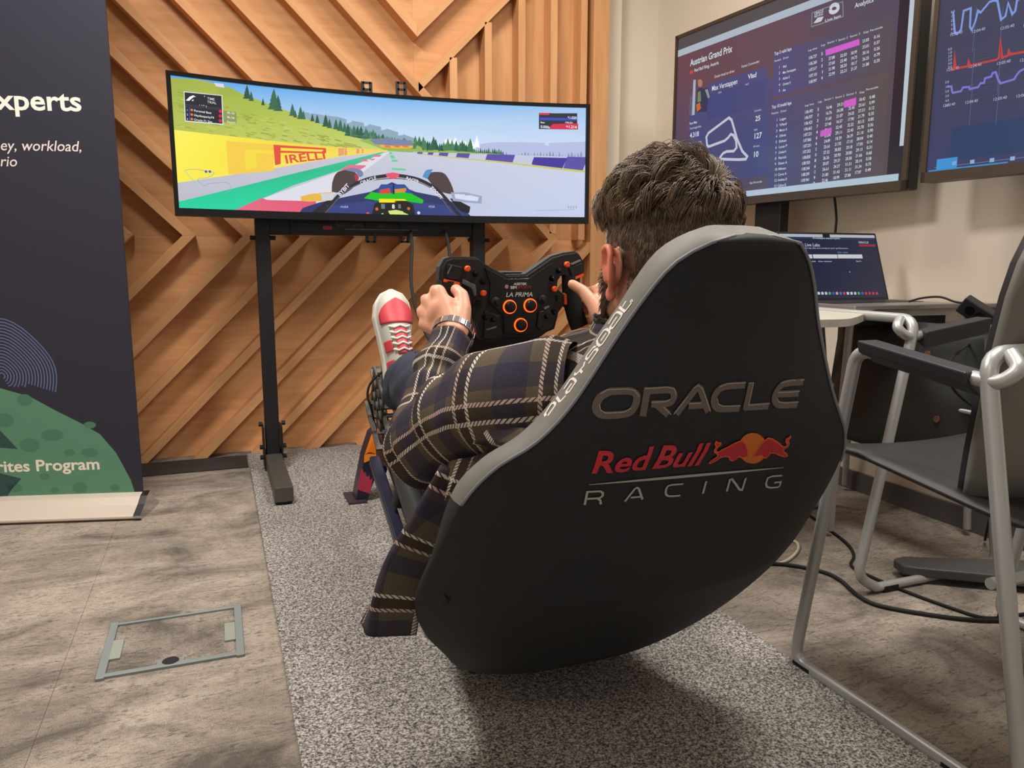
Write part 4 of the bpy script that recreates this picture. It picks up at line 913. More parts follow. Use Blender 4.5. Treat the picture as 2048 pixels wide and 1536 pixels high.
MB().cyl((SXC,1.515,.715),(0,1,0),.03,.06,24).build('shaft',M['chrome'],wb,smooth=True)
# ------------------------------------------------------------------ steering wheel
WY=1.46
def zw_(x,y,yy=WY): q=on(820+x/5.389,490+y/5.389,1,yy); return (q[0],q[2])
sw=thing('steering_wheel','black formula style steering wheel with orange buttons and three glowing dials','steering wheel',(SXC,WY,.715))
outl=[(352,260),(400,172),(470,150),(640,152),(742,158),(800,205),(930,285),(1060,342),(1262,334),(1400,240),(1540,142),(1660,108),(1790,90),(1835,120),(1872,190),(1880,260),(1872,308),(1745,368),(1700,345),(1665,318),(1625,330),(1592,385),(1582,450),(1610,500),(1655,535),(1663,640),(1600,725),(1585,790),(1555,905),(1480,935),(1410,985),(1200,990),(995,992),(975,1020),(880,1040),(790,1035),(760,985),(740,900),(700,810),(690,700),(690,590),(712,560),(712,480),(640,430),(560,395),(530,440),(515,520),(375,505),(345,430),(345,380)]
def wmap(p,q,h): return (p,WY+h,q)
op=[zw_(*p) for p in outl]
MB().prism(op,wmap,.0,.028).build('wheel_body',M['black'],sw,bevel=.003)
MB().prism([(SXC+(x-SXC)*1.02,.715+(z_-.715)*1.02+.003) for x,z_ in op],wmap,.012,.036).build('back_shell',mat('back_shell_grey','#3a3d3c',.4),sw,bevel=.004)
# carbon faceplate
fp=[(800,240),(930,310),(1050,365),(1270,358),(1420,262),(1530,190),(1480,420),(1470,560),(1360,720),(1330,960),(1010,960),(1000,760),(850,620),(860,420)]
MB().prism([zw_(*p) for p in fp],wmap,-.004,.001).build('faceplate',mat('faceplate_black','#101011',.3),sw,bevel=.001)
wp=Print()
def wt(t,x,y,h,c,x1=None,shear=0,bold=.01): a=zw_(x,y); k=abs(zw_(x,y-h)[1]-a[1]); wp.text(t,a[0],a[1],k/.7,c,3,shear=shear,bold=bold,width=(zw_(x1,y)[0]-a[0]) if x1 else None)
wt('ASETEK',1110,432,26,'#d8d4d0',1252,bold=.03); wt('SIM',1073,472,30,'#e6e2de',1140,bold=.03); wt('SPORTS',1148,468,28,'#b3303a',1296); wt('LA PRIMA',1022,558,48,'#d9d6d2',1312,shear=.22,bold=.012)
a=zw_(1033,447); wp.circle(a[0],a[1],.004,'#c9838a',3)
for i in range(5):
    a=zw_(825+i*43,262+i*24); wp.poly([(a[0],a[1]),(a[0]+.006,a[1]-.0025),(a[0]+.007,a[1]-.0005),(a[0]+.001,a[1]+.002)],'#46464a',3)
    a=zw_(1285+i*43,350-i*30); wp.poly([(a[0],a[1]),(a[0]+.005,a[1]+.004),(a[0]+.007,a[1]+.003),(a[0]+.001,a[1]-.0015)],'#46464a',3)
    a=zw_(1050+i*46,375); wp.rect(a[0],a[1],a[0]+.006,a[1]+.0025,'#505054',3)
wp.build('lettering',lambda x,y,h:(x,WY-.0042-h,y),M['print'],sw)
# grips
def grip(pts,name='grip'):
    return MB().tube(cat(pts,5),.0165,14,flat=1.25).build(name,M['rubber'],sw,smooth=True)
gl=zw_(430,440); grip([(gl[0]-.003,WY+.012,gl[1]+.01),(gl[0]-.006,WY+.014,gl[1]-.03),(gl[0]-.003,WY+.014,gl[1]-.06),(gl[0]+.012,WY+.012,gl[1]-.085)])
g0=zw_(1740,430); grip([(g0[0]+.004,WY+.012,g0[1]+.02),(g0[0]+.006,WY+.012,g0[1]-.02),(g0[0]+.014,WY+.01,g0[1]-.06),(g0[0]+.024,WY+.008,g0[1]-.088)])
# orange trims
for a,b in (((362,380),(530,418)),((1750,366),(1862,318)),((1668,530),(1672,640))):
    p=zw_(*a); q=zw_(*b); MB().bar((p[0],WY+.006,p[1]),(q[0],WY+.006,q[1]),.02,.0055,up=(0,0,1) if abs(p[0]-q[0])>.01 else (1,0,0)).build('orange_trim',M['orange'],sw)
for i,(x,y) in enumerate(((612,256),(782,520),(1682,210),(1547,474))):
    p=zw_(x,y); MB().lathe((p[0],WY-.002,p[1]),(0,-1,0),[(.0062,0),(.0062,.005),(.0045,.0075)],18).build('orange_button',M['orange'],sw,smooth=True)
for x,y in ((700,310),(782,392),(1600,275),(1530,358),(808,775),(885,800),(1545,722),(1462,768)):
    p=zw_(x,y); MB().lathe((p[0],WY-.001,p[1]),(0,-1,0),[(.006,0),(.0055,.004),(.003,.009),(.0025,.010)],12).build('black_button',M['gloss'],sw,smooth=True)
for x,y in ((912,612),(1418,588)):
    p=zw_(x,y); b=MB().lathe((p[0],WY-.001,p[1]),(0,-1,0),[(.0095,0),(.0095,.005),(.006,.007),(.0035,.007),(.0035,.02),(.005,.022)],16).build('toggle_stick',M['black'],sw,smooth=True)
for x,y in ((1065,665),(1285,650),(1183,860)):
    p=zw_(x,y); rg=MB(); V=[];n=28
    for k in range(n):
        a=2*PI*k/n
        for r_,h in ((.0142,0),(.0142,.0025),(.0122,.0032),(.0122,0)): V.append((p[0]+r_*math.cos(a),WY-.004-h,p[1]+r_*math.sin(a)))
    rg.add(V,[(k*4+j,k*4+(j+1)%4,((k+1)%n)*4+(j+1)%4,((k+1)%n)*4+j) for k in range(n) for j in range(4)])
    r=rg.build('glowing_ring',mat('orange_glow','#ff5a12',.4,emit='#ff5614',estr=2.2),sw)
    MB().lathe((p[0],WY-.003,p[1]),(0,-1,0),[(.0118,0),(.0112,.009),(.0095,.012),(.006,.0125)],18).build('dial_knob',mat('dial_black','#151213',.35),r,smooth=True)
for x,y in ((735,625),(1598,570)):
    for k in range(4): p=zw_(x,y-28+k*20); MB().box((p[0],WY-.003,p[1]),(.0105,.006,.0022)).build('thumb_roller_rib',M['gloss'],sw)
for (a,b,w_) in (((440,220),(400,310),.002),((1730,210),(1830,165),.0035),((1440,685),(1490,660),.004),((815,912),(925,880),.0035)):
    p=zw_(*a); q=zw_(*b); MB().bar((p[0],WY-.002,p[1]),(q[0],WY-.002,q[1]),.006,w_,up=(0,0,1)).build('grey_marker',mat('grey_marker','#77777a',.4),sw)
for pts in ([(400,200),(560,235),(540,380),(390,350)],[(1700,240),(1850,190),(1865,290),(1740,340)],[(800,700),(960,760),(985,960),(880,1020),(790,1010)],[(1380,720),(1480,690),(1570,760),(1540,890),(1400,930),(1360,880)]):
    MB().prism([zw_(*p) for p in pts],wmap,-.004,.0).build('raised_pod',mat('pod_black','#1c1c1e',.35),sw,bevel=.002)
MB().prism([zw_(*p) for p in [(560,362),(700,430),(715,540),(690,560),(660,470),(555,410)]],wmap,-.005,.0).build('thumb_cradle',mat('thumb_grey','#5b5f5d',.3),sw,bevel=.002)
for sg in (-1,1): MB().box((SXC+sg*.085,WY+.045,.735),(.045,.004,.07)).build('shift_paddle',M['grey'],sw,bevel=.002)
MB().cyl((SXC,WY+.045,.715),(0,1,0),.035,.03,24).build('hub',M['grey'],sw,smooth=True)
# ------------------------------------------------------------------ visitor chairs
def chair_side(x,parent,rr=.0115,pad=True,mir=False):
    """one tubular side frame in the plane x=const: skid, front leg, arm, rear leg"""
    fr=MB().tube(roundpath([(x,.04,.0125),(x,.45,.0125),(x,.345,.645),(x,.29,.65)],.035),rr,12).build('front_frame_tube',M['steel'],parent,smooth=True)
    if pad:
        MB().box((x,.42,.008),(.024,.045,.016)).build('glide_pad',M['rubber'],fr); MB().box((x,.08,.008),(.024,.045,.016)).build('glide_pad',M['rubber'],fr)
def make_chair(label,loc,rz,flip=False,W=.575):
    t=bpy.data.objects.new('visitor_chair',None); col.objects.link(t); tag(t,label,'chair')
    for x in (0,W): chair_side(x,t)
    sgn=(1,-1)
    # rear legs and top bar, one tube
    MB().tube(roundpath([(0,.04,.0125),(0,-.02,.05),(.0,.10,.668),(W,.10,.668),(W,-.02,.05),(W,.04,.0125)],.04),.0125,12).build('rear_frame_tube',M['steel'],t,smooth=True)
    for x,s_ in ((0,1),(W,-1)):
        MB().tube(roundpath([(x,.12,.63),(x,.075,.628),(x+s_*.012,.055,.65),(x+s_*.03,.085,.668)],.02),.0115,10).build('arm_hook',M['steel'],t,smooth=True)
        b=MB(); b.add([(x+a,y,z) for (y,z) in ((.115,.640),(.325,.668)) for (a,zz) in ((-.018,0),(.018,0)) for z in (z-.02+zz,)]+[(x+a*1.1,y,z) for (y,z) in ((.115,.640),(.325,.668)) for a in (-.02,.02)],[(0,1,3,2),(4,6,7,5),(0,4,5,1),(2,3,7,6),(0,2,6,4),(1,5,7,3)])
        b.build('armrest_pad',mat('armrest_plastic','#27282b',.5),t,bevel=.003)
    # seat pan
    NX,NY=13,11; V=[];Fc=[]
    for lay in (0,1):
        for j in range(NY):
            v=j/(NY-1)
            for i in range(NX):
                u=-1+2*i/(NX-1)
                hw=(W/2-.03)*(1-.05*(1-v)) ; x=W/2+u*hw*(1-.03*(abs(2*v-1)**6)); y=.05+(.40)*v
                z=.415+.055*v-.018*(1-abs(u)**2)-.035*max(0,v-.8)*2-(0 if lay==0 else .028*(1-abs(u)**6*.7)*(1-abs(2*v-1)**8*.7)) ; V.append((x,y,z))
    n=NX*NY
    for j in range(NY-1):
        for i in range(NX-1):
            a=j*NX+i; Fc.append((a,a+1,a+NX+1,a+NX)); Fc.append((n+a,n+a+NX,n+a+NX+1,n+a+1))
    bd_=[i for i in range(NX)]+[j*NX+NX-1 for j in range(1,NY)]+[(NY-1)*NX+i for i in range(NX-2,-1,-1)]+[j*NX for j in range(NY-2,0,-1)]
    for a,b_ in zip(bd_,bd_[1:]+bd_[:1]): Fc.append((a,a+n,b_+n,b_))
    if flip:
        # seat tipped up about its rear edge: underside faces forward
        def fl_(p): 
            y,z=p[1]-.05,p[2]-.43; return (p[0],.37+z,.27+y*.92)
        V=[fl_(p) for p in V]
    st_=MB().add(V,Fc).build('seat_pan',mat('black_seat_plastic','#262725',.5,bump=.1,bscale=700),t,smooth='all')
    if flip:
        for dx,dz in ((.215,.555),(.415,.558),(.265,.39),(.46,.39)): MB().lathe((dx,.335,dz),(0,-1,0),[(.009,0),(.009,.003)],14).build('brass_screw',mat('brass_screw','#a5735a',.3,metal=.7),st_)
        for dx in (.06,W-.06): MB().cyl((dx,.36,.42),(1,0,0),.006,.09,10).build('hinge_rod',M['steel'],t)
    else:
        # back shell, grey outside, black pad inside, hinge
        for nm,mm,off,th,k in (('back_shell',mat('grey_back_shell','#6f6d67',.5),0,.012,1.0),('back_pad',mat('black_back_pad','#1b1b1c',.8),.014,.02,.93)):
            V=[];Fc=[];NX,NY=11,10
            for lay in (0,1):
                for j in range(NY):
                    v=j/(NY-1)
                    for i in range(NX):
                        u=-1+2*i/(NX-1); hw=(W/2-.055)*k*(1-.12*(1-v)**3)*(1-.10*max(0,v-.85)/.15)
                        x=W/2+u*hw; z=.408+.44*v; y=.150+off-.092*v+.035*(u*u)*(.6+.4*v)+(th if lay else 0); V.append((x,y,z))
            n=NX*NY
            for j in range(NY-1):
                for i in range(NX-1): a=j*NX+i; Fc.append((a,a+1,a+NX+1,a+NX)); Fc.append((n+a,n+a+NX,n+a+NX+1,n+a+1))
            bd_=[i for i in range(NX)]+[j*NX+NX-1 for j in range(1,NY)]+[(NY-1)*NX+i for i in range(NX-2,-1,-1)]+[j*NX for j in range(NY-2,0,-1)]
            for a,b_ in zip(bd_,bd_[1:]+bd_[:1]): Fc.append((a,a+n,b_+n,b_))
            MB().add(V,Fc).build(nm,mm,t,smooth='all')
        for x in (.115,W-.115): 
            h=MB().box((x,.03,.40),(.03,.12,.05)).build('hinge_bracket',M['black'],t,bevel=.008); MB().cyl((x-.018,.0,.40),(1,0,0),.014,.008,18).build('hinge_bolt',M['chrome'],h)
    MB().tube([(0.0,.06,.33),(W,.06,.33)],.009,10).build('cross_tube',M['steel'],t)
    # the frame above is written about the rear-left foot; shift to the asked place
    for ch in t.children: pass
    t.location=loc; t.rotation_euler=(0,0,rz); return t
# helper objects were parented while their root stood at the origin
make_chair('grey tubular armchair with black seat and grey back shell right of the racing seat',(1.046,.695,0),0)
make_chair('grey tubular armchair with its black seat tipped up in front of the laptop table',(1.43,1.925,0),-PI/2,flip=True)
# ------------------------------------------------------------------ table, laptop, notebook, power strip
TZ=.672
tbl=thing('side_table','small pale topped table on thin tube legs below the lap time screen','table',(1.8,1.85,0))
tpoly=cat2([on(1560,650,2,TZ)[:2],on(1634,640,2,TZ)[:2],on(1700,637,2,TZ)[:2],on(1735,626,2,TZ)[:2],on(1775,620,2,TZ)[:2],on(1903,617,2,TZ)[:2]],6)
tpoly+=[(2.06,tpoly[-1][1]+.02),(2.06,2.05),(tpoly[0][0]-.02,2.05)]
MB().prism(tpoly,lambda a,b,h:(a,b,h),TZ-.018,TZ).build('table_top',M['tabletop'],tbl,bevel=.003)
MB().box((1.80,1.85,TZ-.034),(.42,.36,.03)).build('under_frame',M['black'],tbl)
for pts in ([(1.60,1.62,TZ-.02),(1.655,1.70,.02)],[(2.02,1.60,TZ-.02),(2.04,1.56,.02)],[(1.62,2.02,TZ-.02),(1.66,2.05,.02)],[(2.02,2.02,TZ-.02),(2.05,2.05,.02)]):
    MB().tube(pts,.011,10).build('leg',M['steel'],tbl,smooth=True)
LY=1.80
def lp(px,py,y=LY): return on(px,py,1,y)
lap=thing('laptop','','laptop',(1.7,1.78,TZ+.001))
lap['label']='open silver laptop with dark web page on its screen, on the side table'
l_tr=lp(1757,467,1.90); l_br=lp(1777,601,1.83); 
lw=.385; xr_=l_br[0]; xl_=xr_-lw; zt_l=l_tr[2]; 
bs_=MB().box(((xl_+xr_)/2,1.70,TZ+.008),(lw,.25,.014)).build('base',mat('laptop_aluminium','#8f8b88',.35,metal=.7),lap,bevel=.003)
MB().box(((xl_+xr_)/2,1.735,TZ+.0155),(lw-.05,.11,.002)).build('keyboard',M['black'],lap)
ysl=(1.90-1.828)
def lmap(x,v,h): return (xl_+x,1.828+ysl*v-h,TZ+.014+(zt_l-TZ-.014)*v)
MB().add([lmap(x,v,h) for h in (-.006,0) for x,v in ((0,0),(lw,0),(lw,1),(0,1))],[(0,1,2,3),(4,7,6,5),(0,4,5,1),(1,5,6,2),(2,6,7,3),(3,7,4,0)]).build('screen_lid',M['black'],lap,bevel=.002)
LP=Print(); LP.rect(.008,.035,lw-.008,.972,'#1a2340',0)
def l2(x,y):   # zoom6 coordinates (scale 2.954, off 1500,380)
    px,py=1500+x/2.954,380+y/2.954
    q=on(px,py,1,1.865); v=(q[2]-TZ-.014)/(zt_l-TZ-.014)
    q=on(px,py,1,1.828+ysl*v); v=(q[2]-TZ-.014)/(zt_l-TZ-.014); return (q[0]-xl_,v)
def lt(t,x,y,h,x1=None,c='#c8cfdf',b=.01): 
    a=l2(x,y); k=h/2.954/600
    V,T,w_=text_tris(t,b,1); wd=(l2(x1,y)[0]-a[0]) if x1 else w_*k/.7; H_=k/.7/((zt_l-TZ)); LP.tris([(a[0]+p/w_*wd,a[1]+q*H_) for p,q in V],T,c,3)
LP.rect(.008,.93,lw-.008,.972,'#bfc2cf',1); a=l2(448,262); LP.rect(a[0]-.014,.93,a[0]+.014,.975,'#0b0b0d',2)
LP.rect(.008,.90,lw-.008,.93,'#2a3353',1); lt('livelaps.example',370,288,10,530)
lt('Oracle Live Labs',250,332,18,412); lt('Sign in to view live lap data and compare your performance',230,346,9,578,b=0); lt('User name',515,372,9,578,'#7f9ad0')
for x0,x1 in ((220,364),(373,512),(520,660)): a=l2(x0,404); b_=l2(x1,381); LP.rect(a[0],a[1],b_[0],b_[1],'#d8d6df',3)
lt('lap number',355,425,8,388); lt('driver nickname',402,425,8,483); lt('Search',625,424,8,656)
a=l2(630,312); lt('ORACLE',640,315,12,700); a=l2(645,334); b_=l2(738,322); LP.rect(a[0],a[1],b_[0],b_[1],'#a3263c',3)
a=l2(588,484); LP.circle(a[0],a[1],.0018,'#dfe4ee',3,6,ry=.008)
for i in range(24):
    x=250+i*21.5; a=l2(x,618); c=['#cfd6e2','#3f78d6','#58b85c','#d8dbe0','#e2a3a8','#c8cfe6','#d6434e','#4459c9'][i*5%8]
    if i>=20: c='#c93a48'
    LP.rect(a[0],a[1],a[0]+.0088,a[1]+.038,c,3)
LP.build('screen',lambda x,v,h:lmap(x,v,h+.0006),M['lapscreen'],lap,eps=.00015)
pad=thing('closed_tablet','thin grey closed tablet lying right of the laptop','tablet',(xr_+.07,1.62,TZ+.001))
MB().box((xr_+.075,1.625,TZ+.006),(.15,.13,.010)).build('body',mat('tablet_grey','#8a8480',.4,metal=.5),pad,bevel=.003)
MB().box((xr_+.075,1.625,TZ+.0118),(.14,.12,.0012)).build('cover',mat('tablet_cover','#a39b92',.45),pad)
psu=thing('power_strip','black power strip hanging diagonally off the right end of the laptop table','power strip',on(1955,650,1,1.42))
A_=Vector(on(1925,605,1,1.50)); B_=Vector(on(2003,655,1,1.42))
MB().bar(A_,B_,.04,.045,up=(0,-.5,1)).build('casing',M['black'],psu,bevel=.003)
for k in range(3):
    c_=A_.lerp(B_,.25+.25*k); dd=(B_-A_).normalized(); nn=dd.cross(Vector((0,-.5,1))).normalized()
    if nn.y>0: nn=-nn
    MB().cyl(c_+nn*.0205,nn,.012,.002,16).build('socket',M['gloss'],psu)
cable('laptop_cable',[on(1818,603,1,1.66),on(1845,596,1,1.62),on(1880,594,1,1.56),on(1908,603,1,1.52),on(1925,606,1,1.50)],.003,M['rubber'],'thin cable arching from the closed tablet to the power strip')
cable('power_cable',[on(1962,668,1,1.44),on(1935,690,1,1.42),on(1905,715,1,1.33),on(1893,740,1,1.32),on(1905,775,1,1.33),on(1935,805,1,1.33),on(1975,830,1,1.34),on(1990,900,1,1.36),on(1985,1000,1,1.40),on(1970,1080,2,.01)],.0035,M['rubber'],'thin cable looping down from the power strip behind the tipped seat')
# display trolley foot
ft=thing('trolley_foot','dark grey flat trolley foot lying on the carpet behind the near chair','stand foot',(1.75,1.27,0))
p0=on(1786,1180,2,0); 
MB().prism([(1.585,1.375),(1.60,1.42),(1.64,1.425),(2.055,1.225),(2.055,1.10),(1.90,1.14),(1.61,1.35)],lambda a,b,h:(a,b,h),.018,.042).build('foot_plate',mat('foot_grey','#4c4b49',.5),ft,bevel=.004)
for x,y in ((1.625,1.385),(2.0,1.18)): MB().cyl((x,y,.0095),(0,0,1),.016,.017,14).build('foot_wheel',M['rubber'],ft)
# cables on the floor
def g(px,py,z=.005): return on(px,py,2,z)
def fcable(name,pts,r,m,label): 
    return cable(name,[g(*p,r+.0005) for p in pts],r,m,label)
fcable('floor_cable',[(1480,1130),(1560,1128),(1640,1142),(1680,1160),(1712,1188),(1755,1210),(1850,1228),(1950,1240),(2048,1240),(2100,1238)],.005,M['rubber'],'thick black cable curving over the carpet nearest the racing seat')
fcable('floor_cable',[(1560,1000),(1610,1025),(1660,1060),(1695,1088),(1708,1110),(1702,1130),(1725,1145),(1800,1178),(1900,1215),(1975,1236),(2048,1228),(2100,1218)],.004,M['rubber'],'thinner black cable kinking behind the near chair front leg')
fcable('white_cable',[(1500,1118),(1540,1128),(1572,1122),(1592,1106),(1597,1092),(1588,1082),(1560,1078),(1520,1080)],.0042,mat('cream_cable','#cfc1a6',.5),'cream cable loop on the carpet peeking out beside the racing seat')
# ------------------------------------------------------------------ the driver
def plaid():
    m=bpy.data.materials.new('plaid_flannel'); m.use_nodes=True; nt=m.node_tree; b=nt.nodes['Principled BSDF']; b.inputs['Roughness'].default_value=.92; b.inputs['Specular IOR Level'].default_value=.15
    uv=nt.nodes.new('ShaderNodeUVMap'); uv.uv_map='UVMap'; sp=nt.nodes.new('ShaderNodeSeparateXYZ'); nt.links.new(uv.outputs[0],sp.inputs[0])
    ns=nt.nodes.new('ShaderNodeTexNoise'); ns.inputs['Scale'].default_value=9; nt.links.new(uv.outputs[0],ns.inputs['Vector'])
    wob=math_n(nt,'MULTIPLY',math_n(nt,'SUBTRACT',ns.outputs['Fac'],.5),.014)
    U=math_n(nt,'ADD',sp.outputs[0],wob); Vv=math_n(nt,'ADD',sp.outputs[1],wob)
    def band(c,P,a,w_):   # 1 inside [a-w/2,a+w/2] of a period
        fr=math_n(nt,'FRACT',math_n(nt,'DIVIDE',math_n(nt,'ADD',c,50*P),P)); d=math_n(nt,'ABSOLUTE',math_n(nt,'SUBTRACT',fr,a)); return math_n(nt,'LESS_THAN',d,w_/2)
    P_=.104
    tw=math_n(nt,'LESS_THAN',math_n(nt,'FRACT',math_n(nt,'MULTIPLY',math_n(nt,'ADD',sp.outputs[0],sp.outputs[1]),170.)),.66)
    tw2=math_n(nt,'LESS_THAN',math_n(nt,'FRACT',math_n(nt,'MULTIPLY',math_n(nt,'SUBTRACT',sp.outputs[0],sp.outputs[1]),170.)),.66)
    c=mixc(nt,0.0,'#5c5244','#5c5244')
    for co in (U,Vv):
        nb=band(co,P_,.60,.30); c=mixc(nt,math_n(nt,'MULTIPLY',nb,.62),c,'#2f2d44')
        kb=band(co,P_,.20,.20); c=mixc(nt,math_n(nt,'MULTIPLY',kb,.6),c,'#2a2624')
    for co,t_ in ((U,tw),(Vv,tw2)):
        l1=math_n(nt,'MULTIPLY',band(co,P_,.10,.052),t_); c=mixc(nt,math_n(nt,'MULTIPLY',l1,.9),c,'#ddd2c6')
        l2_=math_n(nt,'MULTIPLY',band(co,P_,.30,.050),t_); c=mixc(nt,math_n(nt,'MULTIPLY',l2_,.85),c,'#cdb4a8')
    fz=nt.nodes.new('ShaderNodeTexNoise'); fz.inputs['Scale'].default_value=700; nt.links.new(uv.outputs[0],fz.inputs['Vector'])
    fr=ramp(nt,[(.3,'#b0b0b0'),(.7,'#ffffff')]); nt.links.new(fz.outputs['Fac'],fr.inputs[0]); c=mixc(nt,.7,c,fr.outputs[0],'MULTIPLY')
    nt.links.new(c,b.inputs['Base Color'])
    bp=nt.nodes.new('ShaderNodeBump'); bp.inputs['Strength'].default_value=.25; bp.inputs['Distance'].default_value=.001; nt.links.new(fz.outputs['Fac'],bp.inputs['Height']); nt.links.new(bp.outputs[0],b.inputs['Normal'])
    return m
M['plaid']=plaid()
def uvgrid(name,rows,uvs,m,parent,solid=0,sub=0,smooth=True,closed=False):
    """rows of points with a UV per point -> one mesh"""
    nr,nc=len(rows),len(rows[0]); V=[p for r in rows for p in r]
    Fc=[(i*nc+k,i*nc+k+1,(i+1)*nc+k+1,(i+1)*nc+k) for i in range(nr-1) for k in range(nc-1)]
    me=bpy.data.meshes.new(name); me.from_pydata([tuple(v) for v in V],[],Fc); ul=me.uv_layers.new(name='UVMap')
    fl_=[q for r in uvs for q in r]
    for lp_ in me.loops: ul.data[lp_.index].uv=fl_[lp_.vertex_index]
    for p in me.polygons: p.use_smooth=True
    me.materials.append(m); o=bpy.data.objects.new(name,me); col.objects.link(o)
    if closed:
        bm=bmesh.new(); bm.from_mesh(me); bmesh.ops.remove_doubles(bm,verts=bm.verts,dist=1e-5); bm.to_mesh(me); bm.free()
    if solid: s_=o.modifiers.new('solid','SOLIDIFY'); s_.thickness=solid; s_.offset=0
    if sub: s_=o.modifiers.new('sub','SUBSURF'); s_.levels=sub; s_.render_levels=sub
    if parent: par(o,parent)
    return o
def nz3(p,sc,seed=0): return noise.noise(Vector(p)*sc+Vector((seed,seed*1.7,seed*.3)))
def sleeve(path,name,parent,nu=48,seg=10,u0=0,wr=.004,seed=0,v0=0):
    pts=cat([Vector(p[:3]) for p in path],seg); rr=[q.x for q in cat([(p[3],0,0) for p in path],seg)]
    rows=[];uvs=[];L=0;u=None; R0=.07
    for i,p in enumerate(pts):
        t=(pts[min(i+1,len(pts)-1)]-pts[max(i-1,0)]).normalized()
        if u is None: u=Vector((0,0,1)); u=(u-t*u.dot(t)).normalized()
        else: u=(u-t*u.dot(t)).normalized()
        w_=t.cross(u)
        if i: L+=(p-pts[i-1]).length
        row=[];uvr=[]
        for k in range(nu+1):
            a=2*PI*k/nu; d=u*math.cos(a)+w_*math.sin(a)
            f=wr*(nz3(p+d*.05,22,seed)*1.2+ .9*math.sin(L*95+3*nz3(p+d*.03,12,seed+3))*max(0,.4+nz3(p+d*.05,9,seed+7)))
            row.append(p+d*(rr[i]+f)); uvr.append((u0+a*R0,v0+L))
        rows.append(row);uvs.append(uvr)
    return uvgrid(name,rows,uvs,M['plaid'],parent)
driver=thing('person','bearded man in plaid shirt and navy trousers gripping the steering wheel','person',(SXC,1.2,.15))
HC=Vector((.597,.945,.831)); HR=Matrix.Rotation(math.radians(4),3,'Z')@Matrix.Rotation(math.radians(-4),3,'X')@Matrix.Rotation(math.radians(3),3,'Y')
def hl(x,y,z): return HC+HR@Vector((x,y,z))
B=MB()
B.ellipsoid(hl(0,-.002,.002),(.080,.100,.096),HR,32,20)
B.ellipsoid(hl(0,.030,-.070),(.064,.062,.068),HR); B.ellipsoid(hl(0,.062,-.108),(.034,.030,.026),HR); B.ellipsoid(hl(0,.058,.035),(.062,.042,.05),HR)
for sg in (-1,1): B.ellipsoid(hl(sg*.052,.030,-.070),(.026,.048,.052),HR); B.ellipsoid(hl(sg*.050,.050,-.048),(.018,.036,.036),HR); B.ellipsoid(hl(sg*.030,.090,-.030),(.014,.008,.008),HR)
B.capsule(hl(0,.094,-.015),.008,hl(0,.115,-.052),.012); B.ellipsoid(hl(0,.108,-.058),(.019,.012,.009),HR)
B.ellipsoid(hl(0,.098,-.084),(.024,.009,.005),HR); B.ellipsoid(hl(0,.096,-.095),(.020,.009,.006),HR); B.ellipsoid(hl(0,.091,-.002),(.05,.012,.010),HR)
# ears: helix, concha, lobe
for sg in (-1,1):
    ec=lambda y,z,x=0: hl(sg*(.083+x),.012+y,-.050+z)
    hx=cat([ec(.012,-.008,.004),ec(.016,.016,.006),ec(.006,.033,.012),ec(-.012,.034,.016),ec(-.021,.018,.018),ec(-.018,-.008,.015),ec(-.008,-.026,.008)],4)
    for a,b_ in zip(hx[:-1],hx[1:]): B.capsule(a,.0052,b_,.0052,8)
    B.ellipsoid(ec(-.006,.008,.002),(.006,.020,.028),HR); B.ellipsoid(ec(-.004,-.028,.006),(.006,.011,.012),HR); B.capsule(ec(.010,.004,.004),.005,ec(.012,-.010,.002),.005)
    B.capsule(ec(-.004,.02,.010),.004,ec(-.011,-.012,.011),.004)
B.capsule(hl(0,-.012,-.07),.061,(.575,.935,.655),.064,20); B.capsule(hl(0,.01,-.09),.05,(.575,.955,.66),.055,18)
B.capsule((.57,.96,.62),.10,(.57,1.02,.50),.125,20); B.capsule((.57,1.02,.50),.125,(.57,1.16,.26),.12,20); B.capsule((.48,.955,.612),.055,(.66,.955,.612),.055,16)
for sg in (-1,1):
    X=lambda x: SXC+sg*x
    if sg<0: arm=[((.43,.96,.61),.050),((.318,1.20,.505),.036),((.350,1.305,.575),.030),((.398,1.366,.648),.025),((.412,1.385,.668),.026)]
    else: arm=[((.71,.96,.61),.050),((.822,1.20,.505),.036),((.80,1.305,.575),.030),((.758,1.366,.648),.025),((.744,1.385,.668),.026)]
    for (a,r0),(b_,r1) in zip(arm[:-1],arm[1:]): B.capsule(a,r0,b_,r1,16)
    B.capsule((X(.085),1.22,.21),.085,(X(.135),1.61,.53),.055,16); B.capsule((X(.135),1.61,.53),.052,(X(.13),1.95,.49),.036,16)
B.capsule((.49,1.2,.21),.09,(.65,1.2,.21),.09,16)
def hand(Wp,K,dirf,curl,tip,thumb,palm):
    for k in K: B.capsule(Wp,.022,k,.0155,12)
    for i,k in enumerate(K):
        k=Vector(k); r=.0115-.0008*i; sc=(1,1.08,1,.8)[i]
        p=k+Vector(dirf)*sc; q=p+Vector(curl)*sc; t_=q+Vector(tip)*sc
        B.capsule(k,.0135,p,r,10); B.capsule(p,r,q,r*.93,10); B.capsule(q,r*.93,t_,r*.8,10)
    for (a,r0),(b_,r1) in zip(thumb[:-1],thumb[1:]): B.capsule(a,r0,b_,r1,12)
    B.ellipsoid(palm[0],palm[1],None,20,12)
hand((.412,1.385,.668),[(.396,1.432,.744),(.381,1.448,.726),(.372,1.450,.704),(.373,1.440,.683)],(.004,.040,.002),(.030,.012,0),(.014,-.016,0),[((.424,1.39,.678),.021),((.438,1.408,.712),.0165),((.441,1.425,.737),.0135),((.434,1.441,.748),.0115)],((.403,1.418,.700),(.034,.020,.040)))
